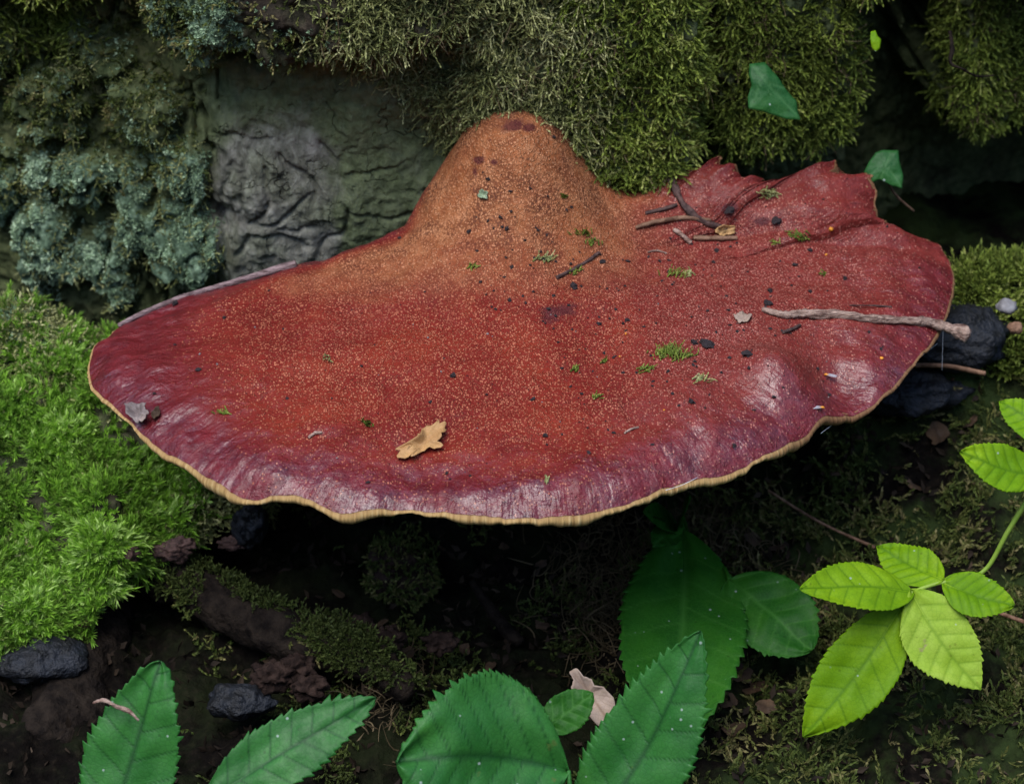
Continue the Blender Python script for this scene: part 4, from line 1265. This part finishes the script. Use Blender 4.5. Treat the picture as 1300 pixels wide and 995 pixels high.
scrap_lab = {(455, 820): 'brown leaf scrap beside the rotten wood lump under the fungus', (352, 848): 'brown leaf scrap at the left end of the rotten wood pile', (372, 858): 'brown leaf scrap in the middle of the rotten wood pile',
             (940, 860): 'upper brown leaf scrap between the broad dark leaf and the lime plant', (960, 880): 'lower brown leaf scrap between the broad dark leaf and the lime plant',
             (1190, 560): 'brown leaf scrap left of its neighbour below the wet stones', (1230, 545): 'brown leaf scrap nearest the upper lime leaflet, below the wet stones', (1160, 620): 'brown leaf scrap alone on the moss above the lime plant',
             (920, 895): 'brown leaf scrap touching the lower edge of the broad dark leaf', (480, 880): 'brown leaf scrap above the narrow leaf tip at the bottom'}
for i, (a, b, r_) in enumerate(lit_spots):
    g0, gn_ = ground_hit(a, b)
    n = 28
    th = np.linspace(0, 2 * math.pi, n, endpoint=False)
    rr = (1 + 0.35 * fbm(np.stack([np.cos(th), np.sin(th), th * 0 + i], -1), 1.4, 3, i)) * r_ * PX * 1.25
    k = np.linspace(0, 1, 6)
    asp = lit.uniform(0.5, 1.0)
    pl = np.stack([np.cos(th)[:, None] * rr[:, None] * k, np.sin(th)[:, None] * rr[:, None] * k * asp, np.zeros((n, 6))], -1)
    pl[..., 2] = lit.uniform(8, 45) * pl[..., 0] ** 2 - lit.uniform(0, 30) * pl[..., 1] ** 2 + 0.0008 * noise(pl, 260, i)
    E_ = Euler((lit.uniform(-0.5, 0.7), lit.uniform(-0.5, 0.5), lit.uniform(0, 6.28)))
    o = obj('dead_leaf', make_mesh('dead_leaf', pl.reshape(-1, 3), grid_faces(n, 6, wrap=True), {'vein': np.exp(-(pl[..., 1] / 0.0005) ** 2).ravel()}), M['leaf_dead'], None,
            scrap_lab.get((a, b), 'small brown crumpled scrap of dead leaf lying on the dark ground'), 'dead leaf', 'dead leaf scraps on the ground')
    o.location = g0 + np.array([0, 0, 0.0025])
    o.rotation_euler = E_

# ================================================================== ROOTS, STONES, ROTTEN WOOD IN THE HOLLOW
def lump(name, u, v, y, rpx, material, label, cat, sc=(1, 1, 0.7), seed=0, rough=0.45, sub=4, freq=1.3, group=None, rot=(0, 0, 0)):
    c = at(u, v, y=y)
    V, F = blob(rpx * PX, seed, rough, sc, sub, freq)
    V = V + 0.06 * rpx * PX * fbm(V / (rpx * PX), 6, 2, seed + 3)[:, None] * unit(V)
    o = obj(name, make_mesh(name, V, F), material, None, label, cat, group)
    o.location = c
    o.rotation_euler = rot
    return o


lump('stone', 1205, 425, 0.098, 75, M['stone_blue'], 'wet blue black stone under the twig end at right', 'stone', (1.15, 0.8, 0.55), 3, 0.28)
lump('stone', 1150, 498, 0.085, 62, M['stone_blue'], 'dark wet stone half hidden below the right rim', 'stone', (1.3, 0.7, 0.5), 4)
lump('pebble', 1278, 389, 0.075, 13, M['stone_pale'], 'small pale grey pebble at the right edge', 'pebble', (1.1, 1, 0.8), 5, 0.25, 3)
lump('pebble', 1289, 416, 0.07, 10, M['twig_brown'], 'small brown pebble below the pale one at the right edge', 'pebble', (1.1, 1, 0.8), 6, 0.25, 3)
lump('stone', 52, 838, -0.022, 44, M['stone_blue'], 'dark blue stone under the bright moss at lower left', 'stone', (1.4, 0.8, 0.6), 7, 0.28)
lump('stone', 318, 665, 0.03, 26, M['stone_blue'], 'small blue grey stone at the end of the mossy shoulder', 'stone', (0.9, 0.8, 1.2), 8)
lump('stone', 306, 890, -0.05, 36, M['stone_blue'], 'bluish stone at the foot of the hollow', 'stone', (1.2, 0.8, 0.6), 9, 0.28)
lump('clod', 508, 735, 0.035, 46, M['rot'], 'squarish mossy clod in the dark under the fungus', 'clod', (1.0, 0.7, 1.05), 10, 0.4)
for i, (a, b, y, r_, lab) in enumerate([(345, 858, -0.045, 24, 'pinkish brown crumb of rotten wood at the left end of the pile'), (378, 845, -0.04, 20, 'rotten wood crumb at the top of the pile'), (392, 872, -0.048, 22, 'orange brown rotten wood crumb right of the pile'),
                                       (452, 800, -0.015, 24, 'rotten wood lump above the pile under the fungus'), (490, 812, -0.02, 20, 'rotten wood lump between the root and the clod'), (560, 815, -0.02, 18, 'brown rotten lump below the mossy clod')]):
    lump('rotten_crumb', a, b, y, r_, M['rot'], lab, 'wood crumb', (1.1, 0.8, 0.75), 30 + i, 0.6, 4, 1.8, 'rotten wood crumbs in the hollow')
V, F = tube([at(185, 715, y=0.03), at(250, 745, y=0.015), at(330, 790, y=-0.005), at(410, 822, y=-0.018), at(480, 850, y=-0.03), at(520, 880, y=-0.04)], np.array([34, 33, 30, 32, 28, 14]) * PX, 22, 0.4, 5, sub=14)
rootV, rootF = V, F
obj('mossy_root', make_mesh('mossy_root', V, F), M['root'], None, 'brown mossy root slanting through the hollow at left', 'root')
V, F = tube([at(135, 760, y=0.02), at(130, 800, y=0.008), at(112, 850, y=-0.012), at(85, 900, y=-0.03), at(60, 960, y=-0.05)], np.array([30, 42, 48, 50, 52]) * PX, 26, 0.28, 8, sub=16)
obj('bark_root', make_mesh('bark_root', V, F), M['root'], None, 'furrowed brown root under the mossy shoulder at lower left', 'root')
V, F = tube([at(600, 738, y=0.03), at(622, 772, y=0.015), at(645, 800, y=0.003), at(660, 815, y=-0.003)], np.array([5, 8, 10, 8]) * PX, 10, 0.3, 6)
obj('stick', make_mesh('stick', V, F), M['root'], None, 'short grey stick lying in the dark under the fungus', 'stick')
for i, (pts, r_, lab) in enumerate([([(975, 628, .06), (1040, 668, .045), (1110, 700, .03)], 2.0, 'thin straw lying across the dark ground at right'), ([(1150, 470, .08), (1200, 470, .075), (1250, 480, .07)], 3.5, 'brown wood splinter on the wet stones at right')]):
    V, F = tube([at(a, b, y=y) + np.array([0, 0, 0.002]) for a, b, y in pts], r_ * PX, 8, 0.3, i)
    obj('straw' if i == 0 else 'splinter', make_mesh('straw', V, F), M['twig_brown'], None, lab, 'straw' if i == 0 else 'splinter')
# bark flakes at the end of the shoulder
for i, (a, b, y, r_, lab) in enumerate([(150, 705, 0.004, 22, 'red brown bark flake at the broken edge of the shoulder'), (215, 700, 0.014, 20, 'red brown bark flake below the shoulder tip'), (232, 690, 0.016, 14, 'small bark flake nearest the dark hollow'), (295, 690, 0.03, 14, 'curled bark flake beside the blue grey stone')]):
    lump('bark_flake', a, b, y, r_, M['twig_dark'], lab, 'bark flake', (1.2, 0.5, 0.7), 50 + i, 0.6, 4, 1.7)
# dark moss and rootlets on the hollow floor
hol = sst(-0.13, -0.09, Pg[:, 0]) * sst(0.11, 0.05, Pg[:, 0]) * (np.abs(Pg[:, 1]) < 0.2)
P, N = sample(Pg, Fg, hol * sst(0.0, 0.35, fbm(Pg, 36, 3, 133)) * (Pg[:, 1] < 0.1) * (Pg[:, 1] > -0.1), 2600, Gn)
moss_obj('hollow_moss', [shoots(P, N, 0.005, 3, 9, 0.0018, 0.0009, 0.8, (0, 0, 0), 0.9, 0.9, 0.0002, 20, 0.8, tone=clump(P, 60, 19) - 0.3)], M['moss_dark'], 'sparse dark moss on the floor of the hollow under the fungus')  # lowered tone paints shade into the moss under the cap
lt = (np.abs(Pg[:, 0]) < 0.24) * (Pg[:, 1] < 0.10) * (Pg[:, 1] > -0.19) * (0.15 + sst(-0.3, 0.3, fbm(Pg, 50, 2, 141)))
P, N = sample(Pg, Fg, lt, 2600, Gn)
moss_obj('leaf_litter', [shoots(P, N, 0.0016, 1, 2, 0.0050, 0.0024, 1.25, (0, 0, 0), 0.9, 0.4, 0, 24, 0.6, 0.4, tone=clump(P, 50, 16) - 0.1)], M['litter'], 'fine crumbled leaf litter strewn over the dark ground', 'litter')
rt = (np.exp(-(((gU - 905) / 60) ** 2 + ((gV - 690) / 55) ** 2)) + np.exp(-(((gU - 775) / 55) ** 2 + ((gV - 745) / 75) ** 2)) + 0.5 * np.exp(-(((gU - 480) / 50) ** 2 + ((gV - 880) / 40) ** 2))) * (np.abs(Pg[:, 0]) < 0.3)
P, N = sample(Pg, Fg, rt, 1500, Gn)
moss_obj('rootlet_tangle', [shoots(P, N, 0.012, 6, 0, 0.001, 0.0005, 0.5, (0, 0, 0.1), 1.0, 2.2, 0.00035, 21, 0.5)], M['rootlet'], 'tangle of dry brown rootlets on the ground under the fungus', 'rootlets')
Vr = rootV[:-2]
Nr = vnormals(Vr, rootF[0])
cr = np.array([at(330, 790, y=-0.005)])
if ((Vr - Vr.mean(0)) * Nr).sum() < 0:
    Nr = -Nr
P, N = sample(Vr, rootF[0], sst(-0.2, 0.3, Nr[:, 2]) * sst(-0.2, 0.2, fbm(Vr, 50, 3, 135)) + 1e-6, 1600, Nr)
moss_obj('root_moss', [shoots(P, N, 0.004, 3, 9, 0.0016, 0.0008, 0.8, (0, 0, 0), 0.8, 0.8, 0.0002, 22, 0.9, tone=clump(P, 60, 17) - 0.5)], M['moss_dark'], 'olive moss growing on the slanting root in the hollow')  # tone lowered further: shade of the hollow put into the moss colour
cc = at(508, 735, y=0.035)
Vb, Fb = blob(46 * PX, 10, 0.4, (1.0, 0.7, 1.05), 4, 1.3)
P, N = sample(Vb + cc, Fb, np.ones(len(Vb)), 700, unit(Vb))
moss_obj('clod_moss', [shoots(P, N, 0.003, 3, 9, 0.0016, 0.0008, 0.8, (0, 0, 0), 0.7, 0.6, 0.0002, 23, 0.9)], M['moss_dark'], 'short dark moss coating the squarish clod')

# ================================================================== THINGS LYING ON THE CAP
def cap_tube(name, pts, rad, material, label, cat, rough=0.25, seed=0, sides=14, lift=None, parent=None, group=None, free=None):
    W_ = []
    for i, (a, b) in enumerate(pts):
        rr = rad[i] if hasattr(rad, '__len__') else rad
        if free and i >= free[0]:
            p0 = W_[free[0] - 1]
            W_.append(at(a, b, z=p0[2] + free[1] * (i - free[0] + 1)))
        else:
            W_.append(on_cap(a, b, rr * 0.8)[0])
    W_ = np.array(W_)
    W_[1:-1] = (W_[:-2] + 2 * W_[1:-1] + W_[2:]) / 4 + np.array([0, 0, 0.0002])
    c = W_[0].copy()
    V, F = tube(W_ - c, rad, sides, rough, seed, sub=12)
    o = obj(name, make_mesh(name, V, F), material, parent, label, cat, group)
    if parent is None:
        o.location = c
    return o


tw = cap_tube('twig', [(967, 394), (985, 402), (1003, 405), (1018, 401), (1050, 404), (1090, 407), (1130, 409), (1165, 411), (1190, 414), (1207, 418), (1229, 426)],
              np.array([2.6, 4.2, 4.2, 6.4, 5.4, 5.2, 5.0, 5.6, 6.8, 7.2, 8.4]) * PX, M['twig_pale'], 'pale broken twig sticking out over the right rim of the fungus', 'twig', 0.6, 2, 16, free=(9, -0.0002))
cap_tube('twig', [(148, 408), (175, 395), (210, 380), (255, 366), (300, 355), (340, 345), (377, 338)], np.array([3, 3.6, 3.2, 3.4, 4.2, 4.8, 5.2]) * PX, M['twig_grey'], 'long grey twig along the back left edge of the fungus', 'twig', 0.35, 3)
cap_tube('twig', [(853, 228), (853, 240), (862, 256), (874, 272), (892, 284), (925, 292)], np.array([4.5, 6, 4, 5, 3.5, 3]) * PX, M['twig_dark'], 'dark knobbly twig stub lying behind the neck at right', 'twig', 0.5, 4)
for i, (pts, r_, mt, lab) in enumerate([
    ([(806, 290), (835, 281), (868, 277), (900, 280)], 4.0, 'twig_brown', 'long brown wood splinter beside the dark twig stub'),
    ([(856, 292), (868, 300), (876, 310)], 3.6, 'twig_pale', 'short pale splinter below the dark twig stub'),
    ([(880, 300), (905, 306), (935, 304)], 4.2, 'twig_brown', 'brown wood scrap right of the dark twig stub'),
    ([(820, 272), (845, 268), (858, 262)], 3.2, 'twig_dark', 'small dark splinter left of the twig stub'),
    ([(705, 352), (730, 342), (752, 330), (760, 322)], 3.0, 'twig_dark', 'thin dark twig below the neck among moss bits'),
    ([(995, 425), (1008, 418), (1016, 414)], 2.6, 'twig_dark', 'short black twig just below the pale twig'),
    ([(793, 550), (802, 546), (810, 543)], 2.0, 'twig_pale', 'tiny pale splinter low on the cap at right of centre'),
    ([(392, 555), (400, 551), (408, 548)], 2.2, 'twig_pale', 'tiny tan splinter on the left half of the cap'),
    ([(1080, 390), (1110, 390), (1132, 390)], 1.4, 'twig_dark', 'thin dark red splinter above the pale twig'),
    ([(845, 322), (832, 318), (822, 321)], 1.8, 'twig_pale', 'tiny pale splinter right of the neck'),
]):
    cap_tube('splinter' if i not in (4, 5) else 'twig', pts, r_ * PX * 0.8, M[mt], lab, 'splinter' if i not in (4, 5) else 'twig', 0.45, 20 + i, 7)

# tan leaf scrap and other flakes
def cap_flake(name, pxpts, material, label, cat, lift=0.0012, curl=0.25, seed=0, group=None):
    P_ = np.array([on_cap(a, b)[0] for a, b in pxpts])
    _, n0 = on_cap(*np.mean(pxpts, axis=0))
    c = P_.mean(0)
    pts = np.concatenate([P_, P_[:1]])
    cl = np.concatenate([[0], np.cumsum(np.linalg.norm(np.diff(pts, axis=0), axis=1))])
    n = 60
    t = np.linspace(0, cl[-1], n + 1)[:-1]
    O = np.stack([np.interp(t, cl, pts[:, k]) for k in range(3)], -1)
    O = c + (O - c) * (1 + 0.28 * fbm((O - c) / 0.002, 1.0, 3, seed + 8))[:, None]
    k = np.linspace(0, 1, 7)
    Vw = (O - c)[:, None] * k[None, :, None]
    size = np.linalg.norm(O - c, axis=1).max()
    off = lift + curl * size * k[None] ** 2 * (0.55 + 0.6 * fbm(O / size, 1.0, 2, seed)[:, None]) + 0.22 * size * fbm(Vw / size, 2.2, 3, seed + 4)
    Vw = Vw + n0 * off[..., None]
    q = (O[np.argmax(np.linalg.norm(O - c, axis=1))] - c)
    ax = unit(q)
    vein = np.exp(-(np.linalg.norm(np.cross(Vw, ax), axis=-1) / 0.0004) ** 2)
    o = obj(name, make_mesh(name, Vw.reshape(-1, 3), grid_faces(n, 7, wrap=True), {'vein': vein.ravel()}), material, None, label, cat, group)
    o.location = c
    md = o.modifiers.new('thickness', 'SOLIDIFY')
    md.thickness = 0.0003
    return o


cap_flake('leaf_scrap', [(501, 573), (518, 566), (530, 561), (536, 549), (547, 543), (559, 543), (564, 552), (557, 560), (553, 566), (558, 571), (553, 575), (541, 574), (526, 581), (509, 587)], M['leaf_tan'], 'torn tan leaf scrap lying low on the cap', 'dead leaf', seed=3)
cap_flake('leaf_scrap', [(165, 522), (178, 517), (190, 522), (193, 534), (186, 543), (174, 541), (167, 533)], M['leaf_grey'], 'curled grey leaf scrap at the lower left rim', 'dead leaf', 0.002, 0.5, 4)
cap_flake('leaf_scrap', [(195, 524), (203, 520), (206, 530), (198, 534)], M['leaf_dead'], 'tiny brown leaf scrap beside the curled grey one', 'dead leaf', 0.001, 0.4, 5)
cap_flake('leaf_scrap', [(906, 292), (918, 286), (932, 289), (930, 297), (915, 300)], M['leaf_tan'], 'small pale leaf scrap near the dark twig stub', 'dead leaf', 0.001, 0.4, 6)
cap_flake('leaf_scrap', [(931, 404), (942, 400), (952, 404), (950, 411), (938, 413)], M['leaf_pale'], 'grey leaf scrap left of the pale twig', 'dead leaf', 0.001, 0.3, 7)
cap_flake('lichen_flake', [(608, 247), (614, 242), (621, 246), (619, 253), (610, 252)], M['lichen_bit'], 'pale green lichen flake on the neck', 'lichen', 0.0008, 0.4, 8)

# green moss bits
mb = [(690, 331, 30, 9, .9, 'pale moss sprig at the foot of the neck'), (742, 297, 22, 7, .7, 'curved moss sprig right of the neck foot'), (753, 309, 20, 6, .5, 'thin moss sprig above the dark little twig'), (729, 346, 18, 8, .7, 'small moss tuft on the thin dark twig'),
      (852, 451, 44, 16, .6, 'largest green moss bit right of the cap centre'), (818, 470, 24, 7, .8, 'flat green moss bit below the largest one'), (886, 483, 28, 5, .9, 'pale thready moss bit at right'), (855, 350, 28, 7, .7, 'green moss bit right of the neck'), (877, 349, 12, 9, .95, 'pale moss speck beside the green bit at right'),
      (1017, 300, 26, 11, .3, 'dark moss bit on the back lobe'), (1045, 348, 12, 5, .8, 'bright green moss speck under the back lobe'), (985, 308, 14, 4, .8, 'thin yellow green moss speck on the back lobe'), (597, 340, 12, 7, .6, 'small green moss speck left of the neck foot'), (283, 525, 18, 6, .6, 'moss speck on the left wing of the cap'),
      (466, 538, 18, 10, .1, 'dark moss bit above the tan leaf scrap'), (416, 456, 9, 8, .9, 'pale moss speck on the left half of the cap'), (730, 470, 9, 12, .4, 'moss speck near the cap centre'), (757, 505, 13, 5, .6, 'small moss speck right of the cap centre'), (765, 459, 9, 6, .3, 'dark green moss speck near the largest bit'),
      (975, 245, 26, 14, 1.0, 'pale grey green lichen sprig on the back rim'), (692, 611, 7, 7, 1.0, 'pale speck near the front rim'), (716, 250, 9, 8, .5, 'moss speck on the right flank of the neck')]
for i, (a, b, w, h, tone, lab) in enumerate(mb):
    n = max(4, int(w * h / 8))
    r2 = np.random.default_rng(300 + i)
    P, N = [], []
    for k in range(n):
        p_, n_ = on_cap(a + r2.normal() * w * 0.23, b + r2.normal() * h * 0.22, 0.0005)
        P.append(p_)
        N.append(n_)
    P, N = np.array(P), np.array(N)
    dirw = unit(np.array([r2.normal(), r2.normal() * 0.6, 0.25]))
    c = P.mean(0)
    V, F, rn_, tt2 = shoots(P - c, N, max(w * PX * 0.34, 0.0017), 4, 7, 0.0010, 0.0005, 0.5, tuple(dirw * 1.6), 0.7, 0.9, 0.00022, 400 + i, 0.12, tone=np.full(n, tone * 0.8))
    o = obj('moss_bit', make_mesh('moss_bit', V, F, {'rnd': rn_, 'tt': tt2}, False), M['moss_pale' if tone > 0.85 else 'moss_green'], None, lab, 'moss')
    o.location = c

# soil crumbs: shared mesh data
crumb_me = []
for i in range(7):
    V, F = blob(1.0, 60 + i, 0.75, (1.0, 0.8, 0.6), 2, 1.5)
    me = make_mesh('soil_crumb', V, F, smooth=False)
    me.materials.append(M['crumb'])
    crumb_me.append(me)
rc = np.random.default_rng(5)


def crumb(a, b, r_, label, group=None, me=None, mat_=None):
    p_, n_ = on_cap(a, b, r_ * PX * 0.25)
    o = bpy.data.objects.new('soil_crumb', me or crumb_me[rc.integers(7)])
    COL.objects.link(o)
    o.location = p_
    r_ = r_ * 0.85
    o.scale = (r_ * PX * rc.uniform(0.8, 1.2), r_ * PX * rc.uniform(0.8, 1.2), r_ * PX * rc.uniform(0.7, 1.1))
    o.rotation_euler = (rc.uniform(-0.4, 0.4), rc.uniform(-0.4, 0.4), rc.uniform(0, 6.28))
    o['label'], o['category'] = label, 'soil crumb'
    if group:
        o['group'] = group
    return o


for a, b, r_, lab in [(898, 438, 11, 'largest black soil crumb right of the cap centre'), (882, 437, 6, 'black crumb touching the largest one'), (950, 452, 8, 'round dark crumb right of the largest crumb'), (877, 509, 5, 'round dark crumb low on the right half'), (975, 385, 7, 'black crumb at the left end of the pale twig'),
                      (984, 282, 10, 'wide black crumb on the back lobe'), (925, 266, 9, 'black crumb left on the back lobe'), (575, 477, 6.5, 'black crumb left of the cap centre'), (222, 386, 6, 'grey crumb at the back of the left wing'), (253, 470, 4.5, 'brown crumb on the left wing'), (692, 552, 4.5, 'reddish crumb low in the cap centre'),
                      (643, 291, 4.5, 'black crumb at the foot of the neck'), (728, 363, 6, 'black crumb below the thin dark twig'), (765, 333, 5, 'dark green crumb beside the thin dark twig'), (932, 565, 4, 'dark crumb near the right front rim'), (1007, 338, 5, 'black crumb under the back lobe'), (797, 332, 4, 'black crumb right of the thin dark twig'),
                      (853, 234, 8, 'black knob on the twig stub')]:
    crumb(a, b, r_, lab)
n_small = 0
while n_small < 240:
    if rc.random() < 0.62:
        a, b = rc.normal(830, 120), rc.normal(400, 85)
    elif rc.random() < 0.3:
        a, b = rc.normal(660, 55), rc.normal(290, 40)
    else:
        a, b = rc.uniform(180, 1180), rc.uniform(250, 620)
    d2 = (cU - a) ** 2 + (cV - b) ** 2
    k = int(np.argmin(d2))
    if d2[k] > 9 or T_.ravel()[k] > 0.95:
        continue
    crumb(a, b, rc.uniform(1.3, 3.0) if rc.random() < 0.86 else rc.uniform(2.6, 4.4), 'tiny black soil crumb on the red cap', 'tiny soil crumbs on the cap')
    n_small += 1
# orange specks and pale grit
gv_, gf_ = blob(1.0, 71, 0.4, (1, 1, 0.8), 2)
grit_me = make_mesh('grit', gv_, gf_)
grit_me.materials.append(M['grit'])
or_me = make_mesh('orange_speck', gv_, gf_)
or_me.materials.append(M['orange'])
for a, b, r_ in [(1055, 292, 4), (1049, 323, 2.4), (1119, 455, 2.8), (794, 424, 2), (786, 452, 1.6), (843, 520, 1.8)]:
    o = crumb(a, b, r_, 'tiny orange speck on the right half of the cap', 'orange specks on the cap', or_me)
    o.name = 'orange_speck'
    o['category'] = 'speck'
for k in range(26):
    a, b = rc.uniform(200, 1100), rc.uniform(380, 610)
    k2 = int(np.argmin((cU - a) ** 2 + (cV - b) ** 2))
    if T_.ravel()[k2] > 0.93:
        continue
    o = crumb(a, b, rc.uniform(1.0, 2.2), 'tiny pale grit grain on the red cap', 'pale grit grains on the cap', grit_me)
    o.name = 'grit_grain'
    o['category'] = 'grit'
# two midges
for (a, b, rz, lab) in [(1040, 520, 0.1, 'tiny orange midge with pale wings near the right rim'), (1048, 477, 2.7, 'tiny orange midge in the dent of the right rim')]:
    p_, n_ = on_cap(a, b, 0.0008)
    mg = thing('midge', lab, 'insect', p_)
    mg.rotation_euler = (0, 0, rz)
    mg.scale = (0.75, 0.75, 0.75)
    V, F = tube([(0.0014, 0, 0.0002), (0.0006, 0, 0.0006), (-0.0004, 0, 0.0005), (-0.0016, 0, 0.0002)], [0.0003, 0.0006, 0.0005, 0.0002], 8)
    obj('body', make_mesh('body', V, F), M['orange'], mg)
    for s in (-1, 1):
        th = np.linspace(0, 2 * math.pi, 16, endpoint=False)
        k = np.linspace(0, 1, 3)
        pl = np.stack([-0.0024 + 0.0024 * np.cos(th)[:, None] * k, s * 0.0006 + 0.0006 * np.sin(th)[:, None] * k + 0 * k, 0.0008 + 0 * th[:, None] * k], -1)
        w = obj('wing', make_mesh('wing', pl.reshape(-1, 3), grid_faces(16, 3, wrap=True)), M['wing'], mg)
        w.modifiers.new('thickness', 'SOLIDIFY').thickness = 0.00006
# spider threads at the rim
for a, b, lab in [((1190, 436, 0.05), (1042, 550, -0.015), 'long spider thread below the right rim'), ((1198, 398, 0.06), (1196, 470, 0.055), 'short hanging spider thread at the right rim'), ((192, 556, -0.02), (272, 604, -0.045), 'spider thread along the left front rim'), ((845, 622, -0.06), (885, 606, -0.05), 'fine thread under the front rim')]:
    p0, p1 = at(a[0], a[1], y=a[2]), at(b[0], b[1], y=b[2])
    V, F = tube([p0, (p0 + p1) / 2 - np.array([0, 0, 0.0006]), p1], 0.00009, 5, sub=4)
    obj('spider_thread', make_mesh('spider_thread', V, F), M['web'], None, lab, 'thread')
